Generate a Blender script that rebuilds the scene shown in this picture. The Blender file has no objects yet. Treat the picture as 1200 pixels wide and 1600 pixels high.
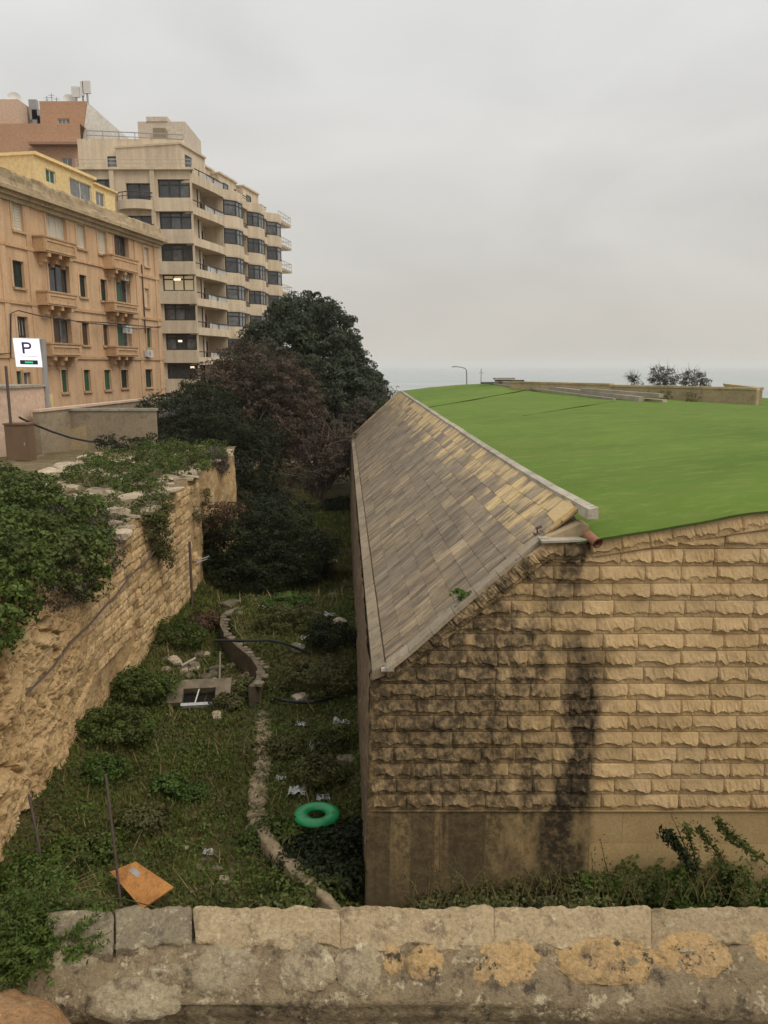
import bpy, bmesh, math, random
import numpy as np
from mathutils import Vector, Matrix

random.seed(7)
RNG = np.random.default_rng(7)
sc = bpy.context.scene
COL = sc.collection

# ------------------------------------------------------------------ camera
FPX = 1200.0                       # focal length in photo pixels (1200 x 1600)
PITCH = math.radians(10.76)
cam = bpy.data.cameras.new('camera')
cam.sensor_fit = 'VERTICAL'; cam.sensor_height = 36.0; cam.sensor_width = 36.0
cam.lens = FPX / 1600.0 * 36.0
cam.clip_start = 0.05; cam.clip_end = 60000.0
cam_o = bpy.data.objects.new('camera', cam); COL.objects.link(cam_o)
cam_o.location = (0, 0, 0); cam_o.rotation_euler = (math.pi / 2 - PITCH, 0, 0)
sc.camera = cam_o

# ------------------------------------------------------------------ sky, sun, exposure
SUN_EL, SUN_AZ = math.radians(52), math.radians(128)     # azimuth from +Y, clockwise
w = bpy.data.worlds.new('World'); sc.world = w; w.use_nodes = True
nt = w.node_tree; nt.nodes.clear()
def wn(t, **k):
    n = nt.nodes.new(t)
    for a, b in k.items(): setattr(n, a, b)
    return n
w_out = wn('ShaderNodeOutputWorld')
w_sky = wn('ShaderNodeTexSky', sky_type='NISHITA', sun_disc=False, sun_elevation=SUN_EL, sun_rotation=SUN_AZ)
w_sky.air_density = 1.5; w_sky.dust_density = 4.0
w_bg1 = wn('ShaderNodeBackground'); w_bg1.inputs['Strength'].default_value = 0.08
nt.links.new(w_sky.outputs[0], w_bg1.inputs['Color'])
w_tc = wn('ShaderNodeTexCoord')
w_sep = wn('ShaderNodeSeparateXYZ'); nt.links.new(w_tc.outputs['Generated'], w_sep.inputs[0])
w_ramp = wn('ShaderNodeValToRGB'); cr = w_ramp.color_ramp
cr.elements[0].position = 0.0; cr.elements[0].color = (0.565, 0.525, 0.465, 1)
cr.elements[1].position = 1.0; cr.elements[1].color = (0.90, 0.905, 0.90, 1)
e = cr.elements.new(0.12); e.color = (0.60, 0.58, 0.545, 1)
e = cr.elements.new(0.42); e.color = (0.70, 0.70, 0.69, 1)
nt.links.new(w_sep.outputs['Z'], w_ramp.inputs[0])
w_map = wn('ShaderNodeMapping'); w_map.inputs['Scale'].default_value = (1.3, 1.3, 3.6)
nt.links.new(w_tc.outputs['Generated'], w_map.inputs['Vector'])
w_noise = wn('ShaderNodeTexNoise'); w_noise.inputs['Scale'].default_value = 1.9
w_noise.inputs['Detail'].default_value = 5; w_noise.inputs['Roughness'].default_value = 0.5
w_noise.inputs['Distortion'].default_value = 0.4
nt.links.new(w_map.outputs[0], w_noise.inputs['Vector'])
w_mr = wn('ShaderNodeMapRange'); w_mr.inputs[1].default_value = 0.3; w_mr.inputs[2].default_value = 0.7
w_mr.inputs[3].default_value = 0.89; w_mr.inputs[4].default_value = 1.09
nt.links.new(w_noise.outputs['Fac'], w_mr.inputs[0])
w_mul = wn('ShaderNodeMix', data_type='RGBA', blend_type='MULTIPLY'); w_mul.inputs[0].default_value = 1
nt.links.new(w_ramp.outputs[0], w_mul.inputs[6]); nt.links.new(w_mr.outputs[0], w_mul.inputs[7])
w_bg2 = wn('ShaderNodeBackground'); w_bg2.inputs['Strength'].default_value = 1.0
nt.links.new(w_mul.outputs[2], w_bg2.inputs['Color'])
w_mix = wn('ShaderNodeMixShader'); w_mix.inputs[0].default_value = 0.93
nt.links.new(w_bg1.outputs[0], w_mix.inputs[1]); nt.links.new(w_bg2.outputs[0], w_mix.inputs[2])
nt.links.new(w_mix.outputs[0], w_out.inputs['Surface'])

sun = bpy.data.lights.new('sun', 'SUN'); sun.energy = 1.5; sun.angle = math.radians(35); sun.color = (1.0, 0.90, 0.75)
sun_o = bpy.data.objects.new('sun', sun); COL.objects.link(sun_o)
sd = Vector((math.sin(SUN_AZ) * math.cos(SUN_EL), math.cos(SUN_AZ) * math.cos(SUN_EL), math.sin(SUN_EL)))
sun_o.rotation_euler = sd.to_track_quat('Z', 'Y').to_euler(); sun_o.location = (0, -5, 30)

vs = sc.view_settings
vs.view_transform = 'Standard'; vs.look = 'None'; vs.exposure = 0.17; vs.gamma = 1.0; vs.use_curve_mapping = False
sc.cycles.use_denoising = True
sc.cycles.max_bounces = 6; sc.cycles.diffuse_bounces = 3; sc.cycles.volume_bounces = 2

# ------------------------------------------------------------------ survey helpers (photo pixel + a known plane -> point of the place)
CP, SP = math.cos(PITCH), math.sin(PITCH)
def ray(u, v):
    xc = (u - 600) / FPX; yc = (800 - v) / FPX
    return np.array([xc, CP + yc * SP, -SP + yc * CP])
def at_y(u, v, Y): d = ray(u, v); return d * (Y / d[1])
def at_z(u, v, z): d = ray(u, v); return d * (z / d[2])
def at_x(u, v, X): d = ray(u, v); return d * (X / d[0])

# ------------------------------------------------------------------ noise
def _hash(ix, iy, iz):
    h = (ix.astype(np.int64) * 374761393 + iy.astype(np.int64) * 668265263 + iz.astype(np.int64) * 2147483647) & 0xffffffff
    h = ((h ^ (h >> 13)) * 1274126177) & 0xffffffff
    return ((h ^ (h >> 16)) & 0xffff) / 65535.0
def vnoise(p):
    p = np.asarray(p, float); i = np.floor(p).astype(np.int64); f = p - i; f = f * f * (3 - 2 * f)
    r = 0
    for dx in (0, 1):
        for dy in (0, 1):
            for dz in (0, 1):
                wgt = (f[..., 0] if dx else 1 - f[..., 0]) * (f[..., 1] if dy else 1 - f[..., 1]) * (f[..., 2] if dz else 1 - f[..., 2])
                r = r + wgt * _hash(i[..., 0] + dx, i[..., 1] + dy, i[..., 2] + dz)
    return r * 2 - 1
def fbm(p, oct=4, gain=0.5):
    p = np.asarray(p, float); s = 0; a = 1.0
    for k in range(oct):
        s = s + a * vnoise(p * (2.03 ** k) + 17.3 * k); a *= gain
    return s
def sstep(a, b, x):
    t = np.clip((np.asarray(x, float) - a) / (b - a), 0, 1); return t * t * (3 - 2 * t)

# ------------------------------------------------------------------ objects
ORIG = {}
def tag(o, label=None, cat=None, group=None, kind=None):
    if label: o['label'] = label
    if cat: o['category'] = cat
    if group: o['group'] = group
    if kind: o['kind'] = kind
    return o
def thing(name, label, cat, loc=(0, 0, 0), group=None):
    o = bpy.data.objects.new(name, None); COL.objects.link(o)
    o.empty_display_size = 0.2; o.location = Vector([float(c) for c in loc]); ORIG[o.name] = o.location.copy()
    return tag(o, label, cat, group)
def link(name, me, parent=None):
    o = bpy.data.objects.new(name, me); COL.objects.link(o)
    if parent is not None:
        o.parent = parent
        o.matrix_parent_inverse = Matrix.Translation(-ORIG.get(parent.name, Vector((0, 0, 0))))
    return o
class MB:
    def __init__(s): s.v = []; s.f = []; s.uv = None
    def add(s, vs, fs):
        b = len(s.v); s.v.extend([tuple(map(float, q)) for q in vs]); s.f.extend([tuple(b + i for i in q) for q in fs]); return s
    def hexa(s, p):   # 4 bottom ccw, 4 top ccw
        return s.add(p, [(3, 2, 1, 0), (4, 5, 6, 7), (0, 1, 5, 4), (1, 2, 6, 5), (2, 3, 7, 6), (3, 0, 4, 7)])
    def box(s, x0, x1, y0, y1, z0, z1):
        return s.hexa([(x0, y0, z0), (x1, y0, z0), (x1, y1, z0), (x0, y1, z0), (x0, y0, z1), (x1, y0, z1), (x1, y1, z1), (x0, y1, z1)])
    def obox(s, c, ax, ay, az, sx, sy, sz):
        c, ax, ay, az = (np.asarray(q, float) for q in (c, ax, ay, az)); p = []
        for k in (-1, 1):
            for i, j in ((-1, -1), (1, -1), (1, 1), (-1, 1)):
                p.append(c + ax * sx * i / 2 + ay * sy * j / 2 + az * sz * k / 2)
        return s.hexa(p)
    def quad(s, a, b, c, d): return s.add([a, b, c, d], [(0, 1, 2, 3)])
    def tube(s, pts, r, n=6, cap=True):
        pts = [np.asarray(p, float) for p in pts]; m = len(pts)
        rs = r if hasattr(r, '__len__') else [r] * m
        b = len(s.v); prev = None
        for i, p in enumerate(pts):
            t = pts[min(i + 1, m - 1)] - pts[max(i - 1, 0)]; t = t / (np.linalg.norm(t) + 1e-9)
            if prev is None:
                ref = np.array([0, 0, 1.0]) if abs(t[2]) < 0.9 else np.array([1.0, 0, 0])
                a = np.cross(t, ref)
            else: a = prev - t * np.dot(prev, t)
            a = a / (np.linalg.norm(a) + 1e-9); prev = a; c = np.cross(t, a)
            for k in range(n):
                th = 2 * math.pi * k / n
                s.v.append(tuple(p + rs[i] * (a * math.cos(th) + c * math.sin(th))))
        for i in range(m - 1):
            for k in range(n):
                k2 = (k + 1) % n
                s.f.append((b + i * n + k, b + i * n + k2, b + (i + 1) * n + k2, b + (i + 1) * n + k))
        if cap:
            s.f.append(tuple(b + k for k in reversed(range(n)))); s.f.append(tuple(b + (m - 1) * n + k for k in range(n)))
        return s
    def grid(s, P, flip=False):   # P[i][j] points
        P = np.asarray(P); a, c = P.shape[:2]; b = len(s.v)
        s.v.extend([tuple(q) for q in P.reshape(-1, 3)])
        for i in range(a - 1):
            for j in range(c - 1):
                q = (b + i * c + j, b + (i + 1) * c + j, b + (i + 1) * c + j + 1, b + i * c + j + 1)
                s.f.append(q[::-1] if flip else q)
        return s
    def mesh(s, name, mat=None, smooth=False):
        me = bpy.data.meshes.new(name); me.from_pydata(s.v, [], s.f); me.update()
        if mat is not None: me.materials.append(mat)
        if smooth: me.polygons.foreach_set('use_smooth', [True] * len(me.polygons))
        if s.uv is not None:
            l = me.uv_layers.new(name='UVMap'); vi = np.empty(len(me.loops), int); me.loops.foreach_get('vertex_index', vi)
            l.data.foreach_set('uv', np.asarray(s.uv, float)[vi].ravel())
        return me
    def build(s, name, mat, parent=None, smooth=False): return link(name, s.mesh(name, mat, smooth), parent)
def fast(name, V, nper, mat, parent=None, smooth=False):
    """many separate polygons of nper corners each: V is (N*nper, 3)"""
    V = np.ascontiguousarray(V, dtype=np.float32); n = len(V); k = n // nper
    me = bpy.data.meshes.new(name)
    me.vertices.add(n); me.vertices.foreach_set('co', V.ravel())
    me.loops.add(n); me.loops.foreach_set('vertex_index', np.arange(n, dtype=np.int32))
    me.polygons.add(k); me.polygons.foreach_set('loop_start', np.arange(0, n, nper, dtype=np.int32))
    me.update(calc_edges=True); me.materials.append(mat)
    return link(name, me, parent)

# ------------------------------------------------------------------ materials
class NT:
    def __init__(s, name):
        s.m = bpy.data.materials.new(name); s.m.use_nodes = True; s.t = s.m.node_tree; s.t.nodes.clear()
        s.out = s.t.nodes.new('ShaderNodeOutputMaterial'); s.b = s.t.nodes.new('ShaderNodeBsdfPrincipled')
        s.t.links.new(s.b.outputs[0], s.out.inputs['Surface'])
        s.geo = s.t.nodes.new('ShaderNodeNewGeometry'); s.pos = s.geo.outputs['Position']
        s.oi = s.t.nodes.new('ShaderNodeObjectInfo')
    def L(s, a, b): s.t.links.new(a, b)
    def put(s, sock, x):
        if hasattr(x, 'is_linked'): s.L(x, sock)
        elif isinstance(x, (tuple, list)): sock.default_value = (*x, 1) if len(x) == 3 and sock.type == 'RGBA' else x
        else: sock.default_value = x
    def math(s, op, a, b=0.0, c=None, clamp=False):
        n = s.t.nodes.new('ShaderNodeMath'); n.operation = op; n.use_clamp = clamp
        s.put(n.inputs[0], a); s.put(n.inputs[1], b)
        if c is not None: s.put(n.inputs[2], c)
        return n.outputs[0]
    def mapv(s, v, scale=(1, 1, 1), loc=(0, 0, 0), rot=(0, 0, 0)):
        n = s.t.nodes.new('ShaderNodeMapping'); s.L(v, n.inputs[0])
        n.inputs['Scale'].default_value = scale; n.inputs['Location'].default_value = loc; n.inputs['Rotation'].default_value = rot
        return n.outputs[0]
    def noise(s, scale, detail=4, v=None, rough=0.55, dist=0.0):
        n = s.t.nodes.new('ShaderNodeTexNoise'); s.L(v if v is not None else s.pos, n.inputs['Vector'])
        n.inputs['Scale'].default_value = scale; n.inputs['Detail'].default_value = detail
        n.inputs['Roughness'].default_value = rough; n.inputs['Distortion'].default_value = dist
        return n.outputs['Fac']
    def voro(s, scale, v=None, feature='F1', out='Distance'):
        n = s.t.nodes.new('ShaderNodeTexVoronoi'); n.feature = feature
        s.L(v if v is not None else s.pos, n.inputs['Vector']); n.inputs['Scale'].default_value = scale
        return n.outputs[out]
    def ramp(s, f, stops):
        n = s.t.nodes.new('ShaderNodeValToRGB'); s.L(f, n.inputs[0]); r = n.color_ramp
        for k, (p, c) in enumerate(stops):
            el = r.elements[k] if k < 2 else r.elements.new(p)
            el.position = p; el.color = (c, c, c, 1) if not hasattr(c, '__len__') else (*c, 1)
        return n.outputs[0]
    def rng(s, f, a, b, c=0.0, d=1.0):
        n = s.t.nodes.new('ShaderNodeMapRange'); n.clamp = True; s.L(f, n.inputs[0])
        for k, x in enumerate((a, b, c, d)): n.inputs[k + 1].default_value = x
        return n.outputs[0]
    def mix(s, f, a, b, mode='MIX'):
        n = s.t.nodes.new('ShaderNodeMix'); n.data_type = 'RGBA'; n.blend_type = mode; n.clamp_factor = True
        s.put(n.inputs[0], f); s.put(n.inputs[6], a); s.put(n.inputs[7], b); return n.outputs[2]
    def xyz(s, v=None):
        n = s.t.nodes.new('ShaderNodeSeparateXYZ'); s.L(v if v is not None else s.pos, n.inputs[0]); return n.outputs
    def bump(s, h, strength=0.5, dist=0.02):
        n = s.t.nodes.new('ShaderNodeBump'); n.inputs['Strength'].default_value = strength; n.inputs['Distance'].default_value = dist
        s.L(h, n.inputs['Height']); s.L(n.outputs[0], s.b.inputs['Normal'])
    def fin(s, col, rough=0.85, spec=0.25, **k):
        s.put(s.b.inputs['Base Color'], col); s.put(s.b.inputs['Roughness'], rough)
        s.b.inputs['Specular IOR Level'].default_value = spec
        for a, b in k.items(): s.put(s.b.inputs[a.replace('_', ' ')], b)
        return s.m
def worn(name, c1, c2, c3=None, scale=3.0, fine=30.0, bump=0.4, bd=0.01, rough=0.85, var=0.15, spec=0.25, lo=0.35, hi=0.65):
    """two-tone worn surface with spots and grain, a little different from piece to piece"""
    n = NT(name)
    a = n.mix(n.rng(n.noise(scale, 5), lo, hi), c1, c2)
    if c3 is not None: a = n.mix(n.rng(n.noise(scale * 3.1, 6, rough=0.65), 0.52, 0.7), a, c3)
    v = n.rng(n.oi.outputs['Random'], 0, 1, 1 - var, 1 + var)
    a = n.mix(1.0, a, v, 'MULTIPLY')
    g = n.noise(fine, 5, rough=0.6)
    a = n.mix(1.0, a, n.rng(g, 0.25, 0.75, 0.8, 1.2), 'MULTIPLY')
    n.bump(g, bump, bd)
    return n.fin(a, rough, spec)
def render_wall(name, c1, c2, c3, var=0.03):
    n = NT(name)
    a = n.mix(n.rng(n.noise(0.3, 5), 0.35, 0.65), c1, c2)
    a = n.mix(n.math('MULTIPLY', n.rng(n.noise(1.1, 6, rough=0.68), 0.5, 0.68), 0.8), a, c3)
    run = n.noise(1.0, 6, n.mapv(n.pos, (1.6, 1.6, 0.14)), rough=0.66)
    a = n.mix(1.0, a, n.rng(run, 0.34, 0.62, 1.05, 0.80), 'MULTIPLY')
    a = n.mix(1.0, a, n.rng(n.oi.outputs['Random'], 0, 1, 1 - var, 1 + var), 'MULTIPLY')
    g = n.noise(7, 5, rough=0.65); a = n.mix(1.0, a, n.rng(g, 0.25, 0.75, 0.9, 1.1), 'MULTIPLY'); n.bump(g, 0.15, 0.01)
    return n.fin(a, 0.88, 0.2)
def plain(name, c, rough=0.6, spec=0.3, var=0.08, **k):
    n = NT(name)
    a = n.mix(1.0, c, n.rng(n.noise(2.0, 4), 0.3, 0.7, 1 - var, 1 + var), 'MULTIPLY')
    return n.fin(a, rough, spec, **k)
def foliage(name, c1, c2, c3, patch=0.8, trans=0.25):
    n = NT(name)
    isl = n.geo.outputs['Random Per Island']
    a = n.mix(n.rng(isl, 0.0, 1.0), c1, c2)
    a = n.mix(n.rng(n.noise(patch, 3), 0.45, 0.68), a, c3)
    a = n.mix(1.0, a, n.rng(n.noise(patch * 2.7, 2), 0.3, 0.7, 0.65, 1.3), 'MULTIPLY')
    m = n.fin(a, 0.62, 0.2)
    tr = n.t.nodes.new('ShaderNodeBsdfTranslucent'); n.L(a, tr.inputs[0])
    mx = n.t.nodes.new('ShaderNodeMixShader'); mx.inputs[0].default_value = trans
    n.L(n.b.outputs[0], mx.inputs[1]); n.L(tr.outputs[0], mx.inputs[2]); n.L(mx.outputs[0], n.out.inputs['Surface'])
    return m
M = {}
# front wall of the stone building: warm rock-faced limestone with black water stains
def front_stone(name, base1, base2, rough_face):
    n = NT(name); x, y, z = n.xyz()
    a = n.mix(n.rng(n.noise(1.7, 5), 0.35, 0.65), base1, base2)
    a = n.mix(1.0, a, n.rng(n.oi.outputs['Random'], 0, 1, 0.86, 1.10), 'MULTIPLY')
    g = n.noise(26, 6, rough=0.65)
    a = n.mix(1.0, a, n.rng(g, 0.25, 0.75, 0.78, 1.2), 'MULTIPLY')
    wob = n.noise(1.3, 4, n.mapv(n.pos, (1, 1, 0.45)))
    # broad grey-black staining that grows towards the corner
    left = n.rng(x, 3.0, 0.3)
    st = n.noise(2.6, 5, n.mapv(n.pos, (1.0, 1.0, 0.55)), rough=0.62)
    m1 = n.math('MULTIPLY', n.rng(n.math('ADD', st, n.math('MULTIPLY', left, 0.30)), 0.40, 0.62), n.rng(x, 3.6, 2.6))
    m1 = n.math('MULTIPLY', m1, n.rng(z, -8.3, -6.5, 0.75, 0.92))
    # the streak under the pipe
    xs = n.math('ADD', x, n.math('MULTIPLY', n.math('SUBTRACT', wob, 0.5), 1.5))
    dx = n.math('ABSOLUTE', n.math('SUBTRACT', xs, 3.13))
    wid = n.rng(z, -3.5, -8.8, 0.26, 0.56)
    s2 = n.rng(n.math('ADD', n.math('SUBTRACT', dx, wid), n.math('MULTIPLY', n.math('SUBTRACT', st, 0.5), 0.7)), 0.16, -0.16)
    s2 = n.math('MULTIPLY', s2, n.rng(n.math('ADD', n.rng(z, -3.6, -6.6), n.math('MULTIPLY', st, 1.1)), 0.55, 1.05))
    # two more drips
    dx3 = n.math('ABSOLUTE', n.math('SUBTRACT', xs, 2.0))
    s3 = n.math('MULTIPLY', n.rng(dx3, 0.36, 0.05), n.rng(st, 0.36, 0.56))
    dx4 = n.math('ABSOLUTE', n.math('SUBTRACT', xs, 2.95))
    s4 = n.math('MULTIPLY', n.rng(dx4, 0.34, 0.18), n.rng(z, -4.2, -3.4))
    xb = n.math('ADD', x, n.math('MULTIPLY', wob, 0.5))
    s5 = n.math('MULTIPLY', n.rng(n.noise(1.5, 3, n.mapv(n.pos, (1.7, 1, 0.05))), 0.36, 0.48), n.math('MULTIPLY', n.rng(z, -7.35, -7.6), n.rng(xb, 3.0, 2.2)))
    br = n.noise(7, 7, rough=0.75)
    mm = n.math('MAXIMUM', m1, n.math('MAXIMUM', n.math('MULTIPLY', s3, 0.8), n.math('MULTIPLY', s4, 0.9)))
    mm = n.math('MULTIPLY', mm, n.rng(br, 0.32, 0.56, 0.28, 1.0))
    s2 = n.math('MULTIPLY', s2, n.rng(br, 0.30, 0.54, 0.5, 1.0))
    mm = n.math('MAXIMUM', n.math('MAXIMUM', mm, s2), n.math('MULTIPLY', s5, n.rng(br, 0.3, 0.6, 0.62, 0.9)))
    a = n.mix(n.math('MULTIPLY', mm, 0.96), a, (0.024, 0.020, 0.015))
    low = n.math('MULTIPLY', n.rng(z, -8.2, -9.4), 0.7)      # soil splash near the foot
    a = n.mix(low, a, (0.11, 0.085, 0.05))
    n.bump(g, 0.55 if rough_face else 0.25, 0.012)
    return n.fin(a, 0.88, 0.2)
M['front_block'] = front_stone('rock_faced_limestone', (0.48, 0.33, 0.165), (0.57, 0.41, 0.225), True)
M['front_plain'] = front_stone('smooth_limestone', (0.43, 0.30, 0.145), (0.49, 0.355, 0.18), False)
M['mortar'] = worn('lime_mortar', (0.46, 0.32, 0.16), (0.40, 0.28, 0.14), scale=2)

def tile_mat():
    n = NT('roof_slab_stone')
    uvn = n.t.nodes.new('ShaderNodeUVMap'); uvn.uv_map = 'UVMap'; uv = uvn.outputs[0]
    s, t, _ = n.xyz(uv)
    rnd1 = n.math('FRACT', n.math('ADD', n.math('MULTIPLY', n.oi.outputs['Random'], 7.3), n.math('MULTIPLY', n.geo.outputs['Random Per Island'], 5.1)))
    rnd2 = n.math('FRACT', n.math('MULTIPLY', rnd1, 17.7))
    streak = n.noise(1.0, 7, n.mapv(uv, (3.6, 0.55, 1)), rough=0.72)
    big = n.noise(0.33, 4, n.mapv(uv, (1.0, 0.55, 1)), rough=0.6)
    a = n.mix(n.rng(n.math('ADD', streak, n.math('MULTIPLY', n.math('SUBTRACT', rnd1, 0.5), 0.10)), 0.40, 0.64), (0.20, 0.152, 0.10), (0.43, 0.325, 0.20))
    a = n.mix(n.math('MULTIPLY', n.rng(big, 0.44, 0.62), 0.85), a, (0.24, 0.195, 0.142))
    tan = n.noise(0.9, 6, n.mapv(uv, (1.1, 0.7, 1)), rough=0.7)
    up = n.math('ADD', n.rng(t, 2.0, 4.05), n.math('MULTIPLY', n.math('SUBTRACT', tan, 0.5), 1.3))
    up = n.math('ADD', up, n.math('MULTIPLY', n.math('SUBTRACT', rnd2, 0.5), 0.55))
    a = n.mix(n.math('MULTIPLY', n.rng(up, 0.68, 0.92), 0.92), a, (0.64, 0.46, 0.215))
    a = n.mix(1.0, a, n.rng(rnd1, 0, 1, 0.93, 1.07), 'MULTIPLY')
    fine = n.noise(1.0, 6, n.mapv(uv, (14, 1.6, 1)), rough=0.7)
    a = n.mix(1.0, a, n.rng(fine, 0.3, 0.7, 0.72, 1.28), 'MULTIPLY')
    g = n.noise(20, 5, rough=0.6)
    a = n.mix(1.0, a, n.rng(g, 0.25, 0.75, 0.85, 1.15), 'MULTIPLY')
    blk = n.math('MULTIPLY', n.rng(n.noise(1.3, 7, n.mapv(uv, (1.9, 0.55, 1)), rough=0.74), 0.47, 0.61), 0.74)
    a = n.mix(blk, a, (0.095, 0.077, 0.058))
    n.bump(g, 0.35, 0.008)
    return n.fin(a, 0.6, 0.35)
M['tile'] = tile_mat()
M['coping'] = worn('pale_coping_stone', (0.42, 0.38, 0.30), (0.32, 0.285, 0.225), (0.2, 0.175, 0.14), scale=1.5)
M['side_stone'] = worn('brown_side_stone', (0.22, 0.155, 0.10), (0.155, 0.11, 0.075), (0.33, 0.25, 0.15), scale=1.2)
M['eave'] = worn('eave_stone', (0.33, 0.265, 0.175), (0.25, 0.2, 0.14), (0.17, 0.135, 0.1), scale=2.5, var=0.2)
M['verge'] = worn('verge_stone', (0.36, 0.30, 0.215), (0.29, 0.24, 0.17), (0.2, 0.165, 0.12), scale=2.0, var=0.06)
def turf_mat():
    n = NT('artificial_turf'); x, y, z = n.xyz()
    a = n.mix(n.rng(n.noise(0.30, 5, n.mapv(n.pos, (0.6, 0.8, 1)), rough=0.6), 0.32, 0.68), (0.082, 0.145, 0.018), (0.136, 0.218, 0.030))
    a = n.mix(n.math('MULTIPLY', n.rng(n.noise(1.0, 5, n.mapv(n.pos, (0.16, 1.3, 1)), rough=0.62), 0.45, 0.66), 0.8), a, (0.130, 0.180, 0.030))
    a = n.mix(n.math('MULTIPLY', n.rng(n.noise(3.0, 6, n.mapv(n.pos, (0.5, 1.2, 1)), rough=0.72), 0.5, 0.68), 0.6), a, (0.19, 0.25, 0.055))
    g = n.noise(90, 4, rough=0.75)
    a = n.mix(1.0, a, n.rng(g, 0.25, 0.75, 0.7, 1.3), 'MULTIPLY')
    n.bump(n.math('ADD', g, n.math('MULTIPLY', n.noise(7, 4), 0.6)), 0.6, 0.02)
    return n.fin(a, 0.8, 0.15)
M['turf'] = turf_mat()
M['turf_back'] = plain('turf_backing', (0.05, 0.08, 0.018), 0.9)
M['clay'] = worn('clay_pipe', (0.36, 0.17, 0.10), (0.28, 0.13, 0.08), scale=6, rough=0.6)
M['black'] = plain('shade_black', (0.012, 0.011, 0.01), 0.9)  # flat black that paints in the shade inside openings
def rock_mat(name, c1, c2, c3, stain=0.8):
    n = NT(name)
    a = n.mix(n.rng(n.noise(0.55, 5), 0.35, 0.65), c1, c2)
    a = n.mix(n.rng(n.noise(1.7, 6, rough=0.65), 0.5, 0.68), a, c3)
    a = n.mix(1.0, a, n.rng(n.oi.outputs['Random'], 0, 1, 0.84, 1.15), 'MULTIPLY')
    v = n.voro(3.2, n.mapv(n.pos, (1, 1, 1.6)), 'DISTANCE_TO_EDGE')
    g = n.noise(12, 7, rough=0.66)
    a = n.mix(1.0, a, n.rng(g, 0.25, 0.75, 0.68, 1.3), 'MULTIPLY')
    d = n.noise(0.9, 5, n.mapv(n.pos, (1, 1, 0.4)), rough=0.65)
    a = n.mix(n.math('MULTIPLY', n.rng(d, 0.56, 0.70), stain), a, (0.07, 0.055, 0.038))
    pits = n.rng(n.voro(7.0), 0.0, 0.22)
    h = n.math('ADD', g, n.math('MULTIPLY', pits, 0.35))
    n.bump(h, 0.9, 0.05)
    return n.fin(a, 0.92, 0.15)
M['rock'] = rock_mat('warm_rock', (0.50, 0.335, 0.165), (0.60, 0.43, 0.23), (0.40, 0.26, 0.13), 0.65)
M['ashlar'] = rock_mat('weathered_ashlar', (0.52, 0.36, 0.185), (0.62, 0.45, 0.25), (0.42, 0.285, 0.15), 0.5)
M['rubble'] = worn('pale_rubble', (0.47, 0.39, 0.28), (0.34, 0.275, 0.19), (0.2, 0.16, 0.11), scale=2.0, var=0.2, fine=18, bump=0.6, bd=0.03)
M['debris_stone'] = worn('grey_rubble', (0.21, 0.175, 0.12), (0.13, 0.105, 0.075), scale=3, var=0.25, fine=18, bump=0.6, bd=0.03)
M['tan_rubble'] = worn('tan_rubble', (0.30, 0.235, 0.145), (0.2, 0.155, 0.095), (0.1, 0.085, 0.05), scale=3, var=0.3, fine=18, bump=0.6, bd=0.03)
M['ditch_wall'] = worn('damp_wall', (0.16, 0.125, 0.085), (0.11, 0.085, 0.06), (0.2, 0.16, 0.1), scale=2.0, fine=20, bump=0.6, bd=0.03)
def soil_mat(name, c1, c2, c3):
    n = NT(name)
    a = n.mix(n.rng(n.noise(0.45, 5), 0.38, 0.62), c1, c2)
    a = n.mix(n.rng(n.noise(1.6, 6, rough=0.65), 0.52, 0.66), a, c3)
    g = n.noise(9, 7, rough=0.7)
    a = n.mix(1.0, a, n.rng(g, 0.25, 0.75, 0.6, 1.35), 'MULTIPLY')
    n.bump(g, 0.9, 0.08); return n.fin(a, 0.95, 0.1)
M['soil'] = soil_mat('ditch_soil', (0.085, 0.083, 0.026), (0.105, 0.083, 0.038), (0.16, 0.12, 0.068))
M['upper_soil'] = soil_mat('dry_soil', (0.2, 0.155, 0.09), (0.14, 0.115, 0.06), (0.27, 0.21, 0.13))
M['asphalt'] = worn('asphalt', (0.06, 0.058, 0.055), (0.075, 0.07, 0.065), scale=2)
def fore_mat(name, c1, c2, c3, c4):
    n = NT(name)
    a = n.mix(n.rng(n.noise(7, 6, rough=0.65), 0.36, 0.62), c1, c2)
    a = n.mix(n.rng(n.noise(16, 7, rough=0.7), 0.53, 0.64), a, c3)
    a = n.mix(n.rng(n.noise(23, 7, n.mapv(n.pos, (1, 1, 1), (5, 3, 1)), rough=0.72), 0.56, 0.62), a, c4)
    a = n.mix(1.0, a, n.rng(n.oi.outputs['Random'], 0, 1, 0.9, 1.1), 'MULTIPLY')
    g = n.noise(90, 8, rough=0.7)
    a = n.mix(1.0, a, n.rng(g, 0.25, 0.75, 0.62, 1.35), 'MULTIPLY')
    a = n.mix(n.math('MULTIPLY', n.rng(n.noise(60, 6, rough=0.75), 0.58, 0.68), 0.5), a, (0.09, 0.07, 0.05))
    cr_ = n.rng(n.voro(38, None, 'F1'), 0.1, 0.55)
    h = n.math('ADD', g, n.math('MULTIPLY', cr_, 0.3))
    n.bump(h, 1.0, 0.02)
    return n.fin(a, 0.93, 0.15)
M['fore_slab'] = fore_mat('weathered_slab', (0.50, 0.375, 0.22), (0.60, 0.46, 0.28), (0.32, 0.24, 0.145), (0.66, 0.54, 0.34))
M['fore_slab_grey'] = fore_mat('lichen_grey_slab', (0.30, 0.245, 0.165), (0.37, 0.30, 0.20), (0.21, 0.175, 0.125), (0.56, 0.47, 0.31))
M['fore_mortar'] = fore_mat('old_mortar', (0.43, 0.33, 0.20), (0.32, 0.245, 0.15), (0.13, 0.10, 0.07), (0.66, 0.55, 0.36))
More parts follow.
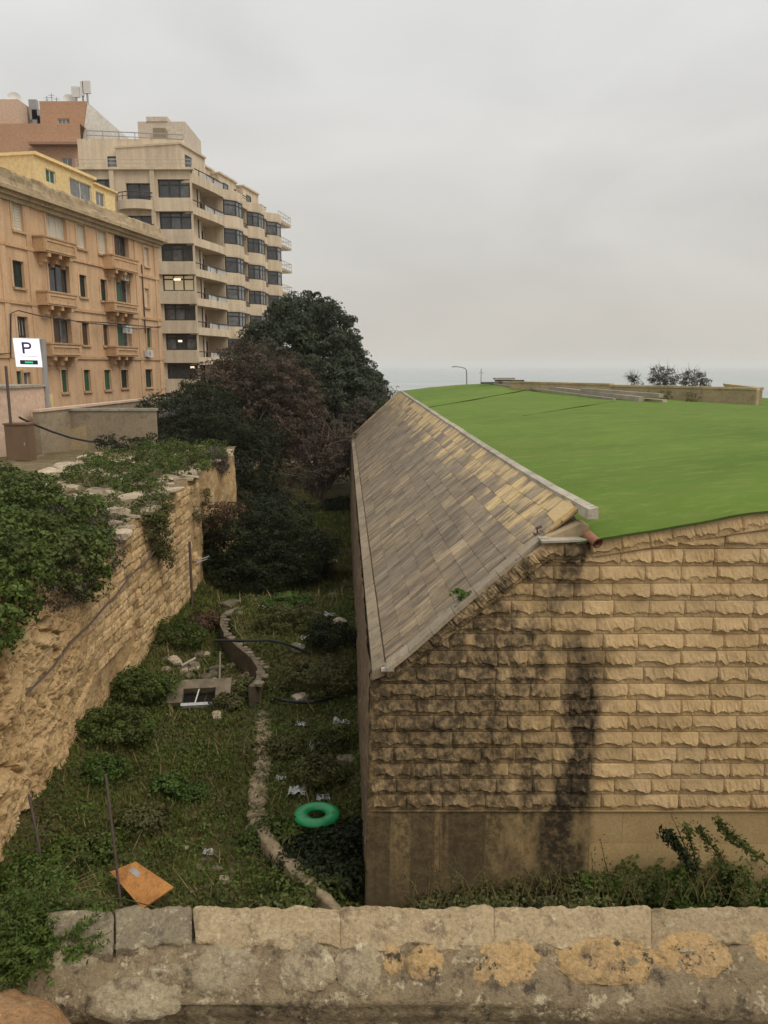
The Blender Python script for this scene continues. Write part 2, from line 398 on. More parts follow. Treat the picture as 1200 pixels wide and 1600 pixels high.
M['fore_stone'] = fore_mat('grey_round_stone', (0.52, 0.425, 0.275), (0.42, 0.335, 0.21), (0.25, 0.195, 0.13), (0.70, 0.60, 0.42))
M['fore_orange'] = fore_mat('ochre_round_stone', (0.66, 0.43, 0.19), (0.60, 0.41, 0.21), (0.36, 0.25, 0.13), (0.10, 0.085, 0.065))
M['pink_rock'] = fore_mat('pinkish_rock', (0.55, 0.315, 0.145), (0.46, 0.27, 0.135), (0.38, 0.21, 0.10), (0.60, 0.42, 0.24))
# buildings
M['ochre_wall'] = render_wall('ochre_facade', (0.61, 0.395, 0.235), (0.66, 0.445, 0.275), (0.52, 0.345, 0.21))
M['ochre_trim'] = worn('ochre_trim', (0.56, 0.36, 0.20), (0.47, 0.30, 0.165), (0.34, 0.22, 0.13), scale=0.9, fine=8, bump=0.3)
M['cornice'] = worn('eroded_cornice', (0.46, 0.355, 0.225), (0.36, 0.275, 0.17), (0.23, 0.175, 0.115), scale=0.8, fine=6, bump=0.6, bd=0.05)
M['hotel'] = render_wall('beige_render', (0.64, 0.525, 0.385), (0.68, 0.565, 0.42), (0.58, 0.47, 0.34))
M['hotel_grey'] = worn('pale_render', (0.58, 0.50, 0.41), (0.53, 0.455, 0.37), scale=0.3, fine=4, bump=0.05, var=0.02)
M['yellow'] = worn('yellow_render', (0.68, 0.52, 0.255), (0.72, 0.56, 0.29), scale=0.4, fine=4, bump=0.05)
M['terracotta'] = worn('terracotta_render', (0.46, 0.27, 0.165), (0.50, 0.30, 0.19), scale=0.3, fine=4, bump=0.05)
M['terracotta_dark'] = worn('brown_render', (0.29, 0.165, 0.11), (0.33, 0.19, 0.125), scale=0.3, fine=4, bump=0.05)
M['pinkish'] = worn('pinkish_render', (0.58, 0.43, 0.32), (0.54, 0.39, 0.29), scale=0.3, fine=4, bump=0.05)
M['white_wall'] = worn('white_render', (0.72, 0.69, 0.63), (0.65, 0.62, 0.56), scale=0.5, fine=4, bump=0.05)
M['concrete'] = worn('grey_concrete_wall', (0.33, 0.265, 0.18), (0.27, 0.22, 0.155), (0.2, 0.165, 0.12), scale=0.7, fine=9, bump=0.3)
M['tan_wall'] = worn('tan_wall_stone', (0.50, 0.385, 0.23), (0.43, 0.33, 0.2), (0.33, 0.255, 0.16), scale=0.8, fine=9, bump=0.3)
M['brown_box'] = plain('brown_metal', (0.17, 0.105, 0.065), 0.6)
M['glass'] = plain('dark_window_glass', (0.045, 0.050, 0.056), 0.08, 0.6, 0.3)
M['glass_mid'] = plain('curtained_glass', (0.10, 0.105, 0.105), 0.12, 0.6, 0.5)
M['glass_pale'] = plain('pale_window_glass', (0.16, 0.17, 0.17), 0.12, 0.6, 0.3)
M['frame_dark'] = plain('dark_frame', (0.035, 0.034, 0.034), 0.45)
M['frame_white'] = plain('white_frame', (0.62, 0.60, 0.55), 0.55)
M['shutter_green'] = plain('green_shutter', (0.035, 0.105, 0.06), 0.6, 0.3, 0.2)
M['shutter_dark'] = plain('dark_green_shutter', (0.018, 0.032, 0.024), 0.6, 0.3, 0.2)
M['shutter_white'] = plain('cream_shutter', (0.62, 0.55, 0.45), 0.6)
M['shutter_brown'] = plain('brown_shutter', (0.08, 0.05, 0.032), 0.6)
M['rail'] = plain('dark_railing', (0.06, 0.055, 0.05), 0.5)
M['rail_glass'] = plain('pale_balustrade_panel', (0.45, 0.44, 0.42), 0.25, 0.5)
M['metal_grey'] = plain('grey_metal', (0.30, 0.30, 0.30), 0.45)
M['metal_white'] = plain('white_metal', (0.62, 0.61, 0.59), 0.5)
M['rust'] = worn('rusty_steel', (0.12, 0.085, 0.075), (0.09, 0.07, 0.065), scale=12, rough=0.7)
M['hose'] = plain('black_plastic', (0.016, 0.017, 0.02), 0.45)
M['wood_pale'] = worn('pale_timber', (0.42, 0.37, 0.30), (0.32, 0.28, 0.225), scale=1.5, fine=12)
M['wood_dark'] = worn('dark_timber', (0.10, 0.085, 0.07), (0.07, 0.06, 0.05), scale=3)
M['board'] = worn('orange_board', (0.50, 0.235, 0.075), (0.38, 0.17, 0.055), (0.25, 0.125, 0.05), scale=2.5, fine=24, bump=0.3, lo=0.40, hi=0.60)
M['plastic_white'] = worn('white_plastic', (0.52, 0.52, 0.52), (0.38, 0.37, 0.37), scale=8, rough=0.5)
def ring_mat():
    n = NT('green_vinyl'); d = n.rng(n.noise(7, 6, rough=0.7), 0.52, 0.68)
    a = n.mix(n.math('MULTIPLY', d, 0.55), n.mix(n.rng(n.noise(3, 3), 0.3, 0.7), (0.008, 0.24, 0.075), (0.014, 0.30, 0.10)), (0.06, 0.13, 0.045))
    n.bump(n.noise(25, 3), 0.15, 0.01); return n.fin(a, n.rng(d, 0, 1, 0.3, 0.6), 0.45)
M['ring'] = ring_mat()
def lit(name, c, s, base=(0.6, 0.6, 0.6)):
    n = NT(name); n.b.inputs['Emission Color'].default_value = (*c, 1); n.b.inputs['Emission Strength'].default_value = s
    return n.fin(base, 0.5)
M['sign_white'] = lit('lit_sign_face', (1, 0.98, 1.0), 0.75)
M['sign_purple'] = plain('sign_purple', (0.045, 0.03, 0.17), 0.5)
M['sign_dark'] = plain('sign_display', (0.02, 0.022, 0.045), 0.4)
M['sign_green'] = lit('green_diodes', (0.05, 0.75, 0.3), 0.8, (0.02, 0.2, 0.08))
M['lamp_glow'] = lit('room_light', (1.0, 0.86, 0.55), 1.1)
M['room_warm'] = lit('lit_room_window', (0.75, 0.6, 0.36), 0.26, (0.3, 0.24, 0.15))
# foliage
M['leaf_ficus'] = foliage('ficus_leaf', (0.036, 0.050, 0.028), (0.072, 0.090, 0.048), (0.050, 0.062, 0.038), 0.35, 0.2)
M['leaf_dark'] = foliage('dark_leaf', (0.013, 0.021, 0.007), (0.026, 0.036, 0.011), (0.020, 0.025, 0.009), 0.6, 0.15)
M['leaf_ivy'] = foliage('ivy_leaf', (0.052, 0.086, 0.017), (0.112, 0.158, 0.032), (0.098, 0.100, 0.032), 0.55, 0.25)
M['leaf_bright'] = foliage('bright_leaf', (0.055, 0.105, 0.022), (0.105, 0.165, 0.035), (0.05, 0.085, 0.02), 0.8, 0.25)
M['leaf_olive'] = foliage('olive_leaf', (0.070, 0.080, 0.024), (0.125, 0.128, 0.042), (0.098, 0.088, 0.038), 0.7, 0.2)
M['leaf_brown'] = foliage('brown_leaf', (0.078, 0.053, 0.038), (0.125, 0.088, 0.064), (0.062, 0.060, 0.034), 0.4, 0.2)
M['leaf_red'] = foliage('dry_reddish_leaf', (0.10, 0.052, 0.032), (0.15, 0.085, 0.055), (0.085, 0.055, 0.032), 0.7, 0.15)
M['leaf_grey'] = foliage('grey_purple_leaf', (0.085, 0.07, 0.062), (0.14, 0.112, 0.095), (0.085, 0.075, 0.055), 0.7, 0.15)
M['grass'] = foliage('ditch_grass', (0.076, 0.102, 0.019), (0.135, 0.165, 0.034), (0.120, 0.108, 0.038), 0.45, 0.25)
M['straw'] = foliage('dry_straw', (0.20, 0.145, 0.065), (0.30, 0.225, 0.11), (0.15, 0.115, 0.05), 0.8, 0.1)
M['twig'] = worn('grey_twig', (0.19, 0.15, 0.12), (0.125, 0.095, 0.075), scale=4)
M['bark'] = worn('bark', (0.09, 0.068, 0.05), (0.06, 0.046, 0.036), scale=3, bump=0.8, bd=0.03)
def sea_mat():
    n = NT('sea_water')
    v = n.mapv(n.pos, (0.004, 0.012, 1))
    a = n.mix(n.rng(n.noise(1.0, 5, v), 0.4, 0.6), (0.31, 0.345, 0.345), (0.37, 0.395, 0.39))
    f = n.noise(1.0, 7, n.mapv(n.pos, (0.011, 0.03, 1)), rough=0.68)
    a = n.mix(n.math('MULTIPLY', n.rng(f, 0.61, 0.67), 0.8), a, (0.8, 0.8, 0.78))
    h = n.noise(1.0, 5, n.mapv(n.pos, (0.05, 0.12, 1)))
    n.bump(h, 0.5, 1.0)
    return n.fin(a, 0.45, 0.4)
M['sea'] = sea_mat()

# ================================================================== THE SETTING
FLOOR = -9.4
_cc = [at_z(u, v, -8.6) for u, v in ((520, 925), (440, 932), (372, 944), (347, 955), (343, 972), (352, 990), (372, 1008), (392, 1024), (402, 1040), (400, 1056), (388, 1068))]
CURVE = np.array(_cc)
_o = np.argsort(CURVE[3:, 1])
def xc_of(Y): return np.interp(Y, CURVE[3:, 1][_o], CURVE[3:, 0][_o])
def ground_z(X, Y):
    X = np.asarray(X, float); Y = np.asarray(Y, float)
    P = np.stack([X * 0.5, Y * 0.5, 0 * X + 3.3], -1)
    z = FLOOR + 0.14 * fbm(P, 4) + 0.05 * fbm(P * 5, 2)
    terr = sstep(0.05, 0.5, X - xc_of(Y)) * sstep(21.0, 23.0, Y) * (1 - sstep(27.5, 31, Y)) * (1 - sstep(-1.0, -0.1, X - 0))
    z = z + 0.72 * terr
    z = z + 0.45 * np.exp(-((Y - 9.6) / 1.9) ** 2) * sstep(1.0, 5.0, X)          # bank under the end wall
    z = z + 0.45 * np.exp(-((X + 7.6) / 1.1) ** 2) * sstep(9, 14, Y)              # scree along the rock wall
    return z
def heightfield(name, xs, ys, fz, mat, kind='structure', label=None):
    X, Y = np.meshgrid(xs, ys, indexing='ij'); Z = fz(X, Y)
    o = MB().grid(np.stack([X, Y, Z], -1)).build(name, mat, smooth=True)
    return tag(o, label, None, None, kind)
heightfield('ditch_floor', np.concatenate([[-12], np.linspace(-9, 1.2, 95), np.linspace(1.4, 9.5, 40)]), np.concatenate([np.linspace(1.2, 34, 210), np.linspace(34.5, 74, 60)]), ground_z, M['soil'], label='overgrown earth floor of the dry ditch')
MB().quad((-9000, 118, -16), (9000, 118, -16), (9000, 30000, -16), (-9000, 30000, -16)).build('sea', M['sea'])
tag(bpy.data.objects['sea'], 'grey sea with whitecaps beyond the roof', None, None, 'structure')
land = MB(); land.quad((-200, -60, -10.2), (200, -60, -10.2), (200, 118.5, -10.2), (-200, 118.5, -10.2)); land.quad((-200, 118.5, -10.2), (200, 118.5, -10.2), (200, 119.5, -16.5), (-200, 119.5, -16.5))
tag(land.build('ground', M['upper_soil']), 'low coastal ground behind the buildings', None, None, 'structure')
WTOP_Y = [5, 12, 16, 18.5, 20, 23, 27, 31, 39, 41]
WTOP_Z = [-4.3, -4.25, -4.4, -4.9, -5.1, -4.6, -4.38, -4.3, -4.1, -4.1]
def wall_top(Y): return np.interp(Y, WTOP_Y, WTOP_Z)
def upper_z(X, Y):
    P = np.stack([X * 0.4, Y * 0.4, 0 * X], -1)
    edge = sstep(-8.3, -15, X)
    z = wall_top(Y) * (1 - edge) + edge * -4.15 + 0.12 * fbm(P, 3) * sstep(-7.7, -9, X) - 0.05
    z = z + 0.5 * np.exp(-((X + 11) / 3.5) ** 2) * np.exp(-((Y - 18) / 4.0) ** 2)
    return z
heightfield('upper_ground', np.concatenate([np.linspace(-45, -15, 12), np.linspace(-14.5, -7.75, 34)]), np.linspace(4, 40.4, 90), upper_z, M['upper_soil'], label='dry rubble-strewn ledge above the rock wall')
tag(MB().box(-90, -13.4, 40.5, 118, -10, -3.05).build('street', M['asphalt']), 'street in front of the ochre apartment house', None, None, 'structure')
tag(MB().box(-30, 30, -8, 0.9, -1.95, -1.72).build('pavement', M['asphalt']), 'pavement behind the foreground wall', None, None, 'structure')

# ================================================================== STONE BUILDING WITH TURF ROOF
SB = thing('stone_building', 'long limestone building with rock-faced end wall, sloping slab roof and turf top', 'building', (3, 12.5, FLOOR))
YF = 12.0
A_ = np.array([-0.07, -4.92]); B_ = np.array([2.56, -2.75]); C_ = np.array([3.25, -2.72]); D_ = np.array([9.2, -1.72])
core = MB()
poly = [(-0.3, -10.1), (-0.18, -5.05), (A_[0], A_[1] - 0.1), (B_[0], B_[1] - 0.1), (C_[0], C_[1] - 0.1), (D_[0], D_[1] - 0.1), (9.2, -10.1)]
nb = len(poly)
core.add([(x, YF + 0.02, z) for x, z in poly] + [(x, YF + 0.7, z) for x, z in poly],
         [tuple(range(nb))[::-1], tuple(range(nb, 2 * nb))] + [(i, (i + 1) % nb, nb + (i + 1) % nb, nb + i) for i in range(nb)])
core.build('wall', M['mortar'], SB)
def rock_face(seed, W=0.62, H=0.2875, nx=17, out=0.075):
    """one quarry-faced block: smooth upper slope that breaks off in ragged scallops near its foot"""
    r = np.random.default_rng(seed); rows = []
    us = np.linspace(0, 1, nx)
    arcs = np.zeros(nx); x0 = -r.uniform(0, .3)
    while x0 < 1:                                   # conchoidal chips of uneven width
        wd_ = r.uniform(.3, .85); t = (us - x0) / wd_; inside = (t >= 0) & (t <= 1)
        arcs = np.where(inside, np.sin(np.clip(t, 0, 1) * math.pi) ** .8 * r.uniform(.08, .27), arcs); x0 += wd_
    wr = np.clip(.80 - arcs + .02 * r.standard_normal(nx), .42, .86)
    prot = out * (.8 + .2 * np.sin(us * r.uniform(3, 6) + r.uniform(0, 6))) * (.86 + .14 * r.random(nx))
    prot = prot * np.minimum(1, np.minimum(us, 1 - us) * 12 + .35)
    for frac, o in ((0, .10), (.07, .30), (.45, .62), (.85, .92), (1.0, 1.0), ('a', .55), ('b', .36), ('c', .26), ('d', .08)):
        if frac == 'a': wv = wr + .06
        elif frac == 'b': wv = wr * .5 + .5 * .96
        elif frac == 'c': wv = np.full(nx, .965)
        elif frac == 'd': wv = np.full(nx, .998)
        else: wv = wr * frac
        jit = r.standard_normal(nx) * (.004 if o > .3 else .001)
        rows.append(np.stack([(us - .5) * (W - .006), -prot * o + jit, (.5 - wv) * (H - .004)], -1))
    P = np.array(rows); m = MB().grid(P)
    a, c = P.shape[:2]
    back = lambda row: [(p[0], 0.06, p[2]) for p in row]
    for row, fl in ((P[0], True), (P[-1], False), (P[:, 0], False), (P[:, -1], True)):
        m.grid(np.array([row, np.array(back(row))]), flip=fl)
    return m
BLOCKS = [rock_face(100 + i).mesh('rock_faced_block', M['front_block']) for i in range(30)]
def put_block(me, x, z, wd, ang=0.0, hs=1.0, parent=SB, y=YF, name='block', ys=1.0):
    o = link(name, me, parent); o.location = (x, y, z); o.scale = (wd / 0.62, ys, hs); o.rotation_euler = (0, -ang, 0); return o
def coping_under(x):
    """underside of the sloping coping at x"""
    if x < B_[0]: t = A_[1] + (x - A_[0]) * (B_[1] - A_[1]) / (B_[0] - A_[0]) - 0.36
    elif x < C_[0]: t = B_[1] - 0.27
    else: t = C_[1] + (x - C_[0]) * (D_[1] - C_[1]) / (D_[0] - C_[0]) - 0.30
    return t
CH = 0.2875; Z0 = -7.48
rnd = random.Random(3)
for i in range(20):
    zc = Z0 + CH * (i + 0.5)
    x = -0.205 - (0.03 if i % 2 else 0.0); first = True
    while x < 8.6:
        wd = rnd.choice((0.5, 0.58, 0.62, 0.66, 0.74)) * (0.6 if first and i % 2 else 1.0); first = False
        xm = x + wd / 2
        lo, hi = zc - CH / 2, zc + CH / 2
        lim = [coping_under(q) for q in (x, xm, x + wd)]
        if max(lim) > lo + 0.06:
            me = BLOCKS[rnd.randrange(30)]
            if min(lim) >= hi: put_block(me, xm, zc, wd, ys=rnd.uniform(.6, 1.25))
            else:                                              # cut the block along the coping
                bm = bmesh.new(); bm.from_mesh(me)
                bmesh.ops.scale(bm, vec=(wd / 0.62, 1, 1), verts=bm.verts); bmesh.ops.translate(bm, vec=(xm, YF, zc), verts=bm.verts)
                for (p, q) in ((A_, B_), (C_, D_)):
                    if (p is A_ and x > B_[0]) or (p is C_ and x < B_[0] - 0.3): continue
                    d = q - p; nrm = Vector((-d[1], 0, d[0])).normalized()
                    bmesh.ops.bisect_plane(bm, geom=bm.verts[:] + bm.edges[:] + bm.faces[:], dist=1e-5, plane_co=(p[0], 0, p[1] - 0.17), plane_no=nrm, clear_outer=True)
                if len(bm.faces):
                    m2 = bpy.data.meshes.new('cut_block'); bm.to_mesh(m2); m2.materials.clear(); m2.materials.append(M['front_block']); link('block', m2, SB)
                bm.free()
        x += wd
# smooth plinth: large slabs in three courses
for i in range(3):
    x = -0.235; zt = Z0 - 0.02 - 0.62 * i; k = 0
    while x < 8.8:
        wd = rnd.uniform(1.0, 1.5)
        m = MB(); m.box(x + 0.002, x + wd - 0.002, YF - 0.012 + 0.004 * rnd.random(), YF + 0.06, zt - 0.618, zt - 0.001)
        m.build('plinth_slab', M['front_plain'], SB); x += wd
MB().box(-0.24, 9.0, YF - 0.045, YF + 0.03, Z0 - 0.018, Z0 + 0.004).build('ledge', M['front_plain'], SB)
# rake and top copings of rock-faced blocks
dAB = B_ - A_; LAB = np.linalg.norm(dAB); angAB = math.atan2(dAB[1], dAB[0]); nAB = np.array([-dAB[1], dAB[0]]) / LAB
s = 0.02; 
while s < LAB - 0.1:
    wd = min(rnd.uniform(0.34, 0.52), LAB - s + 0.05)
    c = A_ + dAB / LAB * (s + wd / 2) - nAB * 0.15
    put_block(BLOCKS[rnd.randrange(30)], c[0], c[1], wd, angAB, 0.255 / CH, y=YF - 0.06, name='coping_block', ys=1.0); s += wd
s = 0
while s < C_[0] - B_[0] + 0.0:
    wd = 0.37; put_block(BLOCKS[rnd.randrange(30)], B_[0] + s + wd / 2 - 0.05, B_[1] - 0.155, wd, 0.03, 0.29 / CH, y=YF - 0.06, name='coping_block', ys=0.8); s += wd
dCD = D_ - C_; LCD = np.linalg.norm(dCD); angCD = math.atan2(dCD[1], dCD[0])
s = 0.05
while s < LCD:
    wd = rnd.uniform(0.36, 0.5); c = C_ + dCD / LCD * (s + wd / 2) + np.array([0, -0.155])
    put_block(BLOCKS[rnd.randrange(30)], c[0], c[1], wd, angCD, 0.30 / CH, y=YF - 0.05, name='coping_block', ys=0.75); s += wd
# flashing slab at the knee and small pale end slab at the eave
MB().obox((2.93, YF + 0.03, -2.725), (1, 0, 0.04), (0, 1, 0), (-0.04, 0, 1), 0.86, 0.34, 0.035).build('flashing', M['coping'], SB)
MB().obox((0.06, YF - 0.02, -4.885), (1, 0, 0.0), (0, 1, 0), (0, 0, 1), 0.21, 0.22, 0.06).build('end_slab', M['frame_white'], SB)

m = MB(); iv = [(2.5, -2.78), (3.3, -2.74), (3.3, -2.52), (3.15, -2.50)]
m.add([(x, YF + .10, z) for x, z in iv] + [(x, YF + .5, z) for x, z in iv], [(0, 1, 2, 3), (7, 6, 5, 4), (0, 4, 5, 1), (1, 5, 6, 2), (2, 6, 7, 3), (3, 7, 4, 0)]); m.build('gable_infill', M['tan_wall'], SB)
# roof surface
E0, E1 = np.array([-0.07, 11.88, -4.92]), np.array([-2.27, 55.7, -4.92])
R0, R1 = np.array([3.2, 12.35, -2.38]), np.array([1.15, 55.7, -1.8])
def roof(s, t, h=0.0):
    e = E0 + (E1 - E0) * s; r = R0 + (R1 - R0) * s
    p = e + (r - e) * t
    bul = 0.13 * math.exp(-s * 14) * max(0.0, 1 - ((t - 0.78) / 0.6) ** 2)
    d = (r - e) / np.linalg.norm(r - e); nrm = np.cross(np.array([0, 1.0, 0]), d) * 1.0
    nrm = nrm / np.linalg.norm(nrm)
    if nrm[2] < 0: nrm = -nrm
    sag = 0.012 * float(vnoise(np.array([s * 30, t * 5, 1.7])))
    return p + np.array([0, 0, bul + sag]) + nrm * h
LEN = 43.9; NC = 70; NR = 11
und = MB().grid(np.array([[roof(a, b, -0.05) for b in np.linspace(0, 1, 9)] for a in np.linspace(0, 1, 60)])); und.build('roof_bed', M['mortar'], SB)
rest = MB(); rest.uv = []
def tile_geom(mb, s0, s1, t0, t1, dz, tw):
    gs = 0.011 / LEN; gt = 0.0022 / 4.4
    p = []; uv = []
    for h in (-0.045, 0.0):
        for (a, b) in ((s0 + gs, t0 + gt), (s1 - gs, t0 + gt), (s1 - gs, t1 - gt), (s0 + gs, t1 - gt)):
            k = dz + tw * ((a > (s0 + s1) / 2) * 1.0 - 0.5) * 0.6 + (0.003 if b < (t0 + t1) / 2 else 0.0)
            p.append(roof(a, b, h + k)); uv.append((a * LEN, b * 4.4))
    mb.hexa(p)
    if mb.uv is not None: mb.uv.extend(uv)
for c in range(NC):
    for r in range(NR):
        off = (0.5 if r % 2 else 0.0) + 0.12 * math.sin(r * 3.1)
        s0 = max(0.0, (c + off - 0.5) / NC); s1 = min(1.0, (c + off + 0.5) / NC)
        if s1 - s0 < 0.003: continue
        t0 = 0.035 + r * (0.965 / NR); t1 = 0.035 + (r + 1) * (0.965 / NR)
        dz = rnd.uniform(0, 0.010); tw = rnd.uniform(-0.016, 0.010)
        if c < 27:
            m = MB(); m.uv = []; tile_geom(m, s0, s1, t0, t1, dz, tw); m.build('roof_slab', M['tile'], SB)
        else: tile_geom(rest, s0, s1, t0, t1, dz, tw)
ro = rest.build('roof_slabs_beyond', M['tile'], SB); ro['kind'] = 'stuff'
# broken rounded slab and the gap under the last ridge stone
m = MB(); m.uv = []
pts = [roof(0.002, 0.885, 0.03), roof(0.001, 0.985, 0.05), roof(0.010, 1.0, 0.06), roof(0.0175, 0.985, 0.04), roof(0.0175, 0.9, 0.02)]
low = [p - np.array([0, 0, 0.05]) for p in pts]; n5 = 5
m.add(low + pts, [tuple(range(5))[::-1], tuple(range(5, 10))] + [(i, (i + 1) % 5, 5 + (i + 1) % 5, 5 + i) for i in range(5)]); m.uv = [(0.3, 4.3)] * 10
m.build('broken_slab', M['tile'], SB)
# eave slabs, ridge stones, gable edge stones
k = 0; s = 0.0
while s < 1.0:
    s1 = min(1.0, s + rnd.uniform(0.8, 1.05) / LEN); g = 0.008 / LEN; m = MB()
    h = 0.045 + rnd.uniform(-0.006, 0.006)
    a0, a1 = roof(s + g, 0, 0), roof(s1 - g, 0, 0); b0, b1 = roof(s + g, 0.033, h), roof(s1 - g, 0.033, h)
    o_ = np.array([-0.12, 0, 0.0])
    m.hexa([a0 + o_ - [0, 0, .16], a1 + o_ - [0, 0, .16], b1 - [0, 0, .2], b0 - [0, 0, .2], a0 + o_ + [0, 0, .0], a1 + o_ + [0, 0, .0], b1, b0])
    m.build('eave_slab', M['eave'], SB); s = s1
s = -0.012
while s < 1.0:
    s1 = min(1.0, s + rnd.uniform(1.9, 2.8) / LEN); g = 0.005 / LEN; m = MB()
    j = rnd.uniform(-0.01, 0.01); hh = rnd.uniform(-0.006, 0.008)
    def rp(a, dx, dz):
        p = roof(a, 1.0); return p + np.array([dx + j, 0, dz + hh])
    m.hexa([rp(s + g, -0.03, -0.10), rp(s + g, 0.15, -0.10), rp(s1 - g, 0.15, -0.10), rp(s1 - g, -0.03, -0.10), rp(s + g, -0.01, 0.055), rp(s + g, 0.14, 0.085), rp(s1 - g, 0.14, 0.085), rp(s1 - g, -0.01, 0.055)])
    m.build('ridge_stone', M['coping'], SB); s = s1
for k in range(6):
    t0, t1 = k / 6, (k + 1) / 6; m = MB()
    m.hexa([roof(0.996, t0 + .004, -.1), roof(1.0, t0 + .004, -.1), roof(1.0, t1 - .004, -.1), roof(0.996, t1 - .004, -.1), roof(0.996, t0 + .004, .08), roof(1.0, t0 + .004, .08), roof(1.0, t1 - .004, .08), roof(0.996, t1 - .004, .08)])
    m.build('gable_stone', M['tan_wall'], SB)
for k in range(7):
    t0, t1 = .035 + k * .11, .035 + (k + 1) * .11; m = MB()
    m.hexa([roof(-.004, t0 + .001, -.05), roof(.0042, t0 + .001, -.05), roof(.0042, t1 - .001, -.05), roof(-.004, t1 - .001, -.05), roof(-.004, t0 + .001, .02), roof(.0042, t0 + .001, .014), roof(.0042, t1 - .001, .014), roof(-.004, t1 - .001, .02)]); m.uv = [(0.2, 2.0)] * 8
    m.build('verge_slab', M['verge'], SB)
# long side wall with rough courses, and the plain far end
ss = np.linspace(0, 1, 220); zz = np.linspace(0, 1, 60)
P = np.zeros((220, 60, 3))
for i, a in enumerate(ss):
    e = E0 + (E1 - E0) * a
    P[i, :, 0] = e[0] - 0.125 - 0.11 * zz; P[i, :, 1] = e[1] + (0.1 if i else 0.07); P[i, :, 2] = -5.08 - zz * 5.0
q = P.copy(); q[..., 0] = 0
crs = np.abs(((P[..., 2] / 0.2875) % 1) - 0.5) * 2; colj = np.abs((((P[..., 1] / 0.62 + 0.5 * (np.floor(P[..., 2] / 0.2875) % 2))) % 1) - 0.5) * 2
P[..., 0] -= 0.05 * np.clip((1 - crs) * 4, 0, 1) * np.clip((1 - colj) * 6, 0, 1) * (0.7 + 0.5 * vnoise(q * 7)) + 0.02 * fbm(q * 3, 3)
MB().grid(P, flip=True).build('side_wall', M['side_stone'], SB, smooth=True)
MB().hexa([(-.36, 11.97, -10.1), (-.2, 11.97, -10.1), (-.2, 12.3, -10.1), (-.36, 12.3, -10.1), (-.23, 11.97, -5.1), (-.08, 11.97, -5.1), (-.08, 12.3, -5.1), (-.23, 12.3, -5.1)]).build('corner_stone', M['front_plain'], SB)
fe = MB(); fe.quad(E1 + [-.12, 0, -5.2], E1 + [12, 0, -5.2], E1 + [12, 0, 2.8], E1 + [-.12, 0, 0.0]); fe.build('far_end_wall', M['side_stone'], SB)

# turf: control heights -> smooth sheet with creases
def edge_z(x): return C_[1] + (x - C_[0]) * (D_[1] - C_[1]) / (D_[0] - C_[0]) + .03
ctl = [(x, 12.0, edge_z(x)) for x in (3.05, 3.6, 4.2, 5, 6, 7, 8, 9.2)] + [(x, 12.8, edge_z(x) + .1) for x in (4.2, 6, 8)] + [(14, 12, -1.4), (24, 12, -1.4)]
for a in (0.06, 0.2, 0.4, 0.6, 0.8, 1.0):
    p = roof(a, 1.0); ctl.append((p[0] + 0.1, p[1], p[2] - 0.04))
ctl += [(5.2, 17, -2.12), (4.5, 55.7, -1.43), (8, 55, -1.16), (12.2, 35.2, -1.62), (18, 36.5, -1.8), (24, 36, -1.9), (14, 24, -1.72), (8, 24, -1.86), (7, 38, -1.68), (24, 24, -1.75), (10, 47, -1.45), (24, 52, -2.0), (16, 46, -1.7), (24, 60, -2.2), (1.15, 60, -1.9), (8, 60, -1.35)]
ctl = np.array(ctl)
def _phi(a, b): return np.linalg.norm(a[:, None, :] - b[None, :, :], axis=-1)
_sc = np.array([1.0, 0.45])
_A = _phi(ctl[:, :2] * _sc, ctl[:, :2] * _sc); _nn = len(ctl)
_K = np.block([[_A, np.ones((_nn, 1))], [np.ones((1, _nn)), np.zeros((1, 1))]])
_w = np.linalg.solve(_K, np.append(ctl[:, 2], 0))
def turf_z(X, Y):
    q = np.stack([np.ravel(X), np.ravel(Y)], -1) * _sc
    return (_phi(q, ctl[:, :2] * _sc) @ _w[:-1] + _w[-1]).reshape(np.shape(X))
def seg_d(X, Y, pts):
    d = np.full(X.shape, 1e9)
    for (ax, ay), (bx, by) in zip(pts[:-1], pts[1:]):
        vx, vy = bx - ax, by - ay; t = np.clip(((X - ax) * vx + (Y - ay) * vy) / (vx * vx + vy * vy), 0, 1)
        d = np.minimum(d, np.hypot(X - ax - t * vx, Y - ay - t * vy))
    return d
CRE = []
def turf_grid(y0, y1, nx, ny):
    ys = np.linspace(y0, y1, ny); G = np.zeros((nx, ny, 3))
    for j, Y in enumerate(ys):
        xr = np.interp(Y, [R0[1], R1[1]], [R0[0], R1[0]]) + 0.12
        if Y < 12.5: xr = 3.05 + (Y - 11.87) * 0.45
        G[:, j, 0] = xr + (24 - xr) * np.linspace(0, 1, nx) ** 1.7; G[:, j, 1] = Y
    X, Y = G[..., 0], G[..., 1]; Z = turf_z(X, Y)
    for pts, h, wd in CRE:
        d = seg_d(X, Y, pts); Z = Z + h * np.exp(-(d / wd) ** 2) - 0.4 * h * np.exp(-((d - wd * 1.4) / wd) ** 2)
    Z = Z + 0.018 * fbm(np.stack([X * 0.9, Y * 0.35, 0 * X + 2], -1), 3)
    Z = np.where(Y < 12.3, np.minimum(Z, Z), Z) - 0.02 * np.exp(-((Y - 11.87) / 0.10) ** 2)
    G[..., 2] = Z; return G
TF = tag(MB().grid(turf_grid(11.87, 60, 90, 280)).build('artificial_turf', M['turf'], smooth=True), 'bright green artificial turf sheet covering the top of the stone building', 'turf')
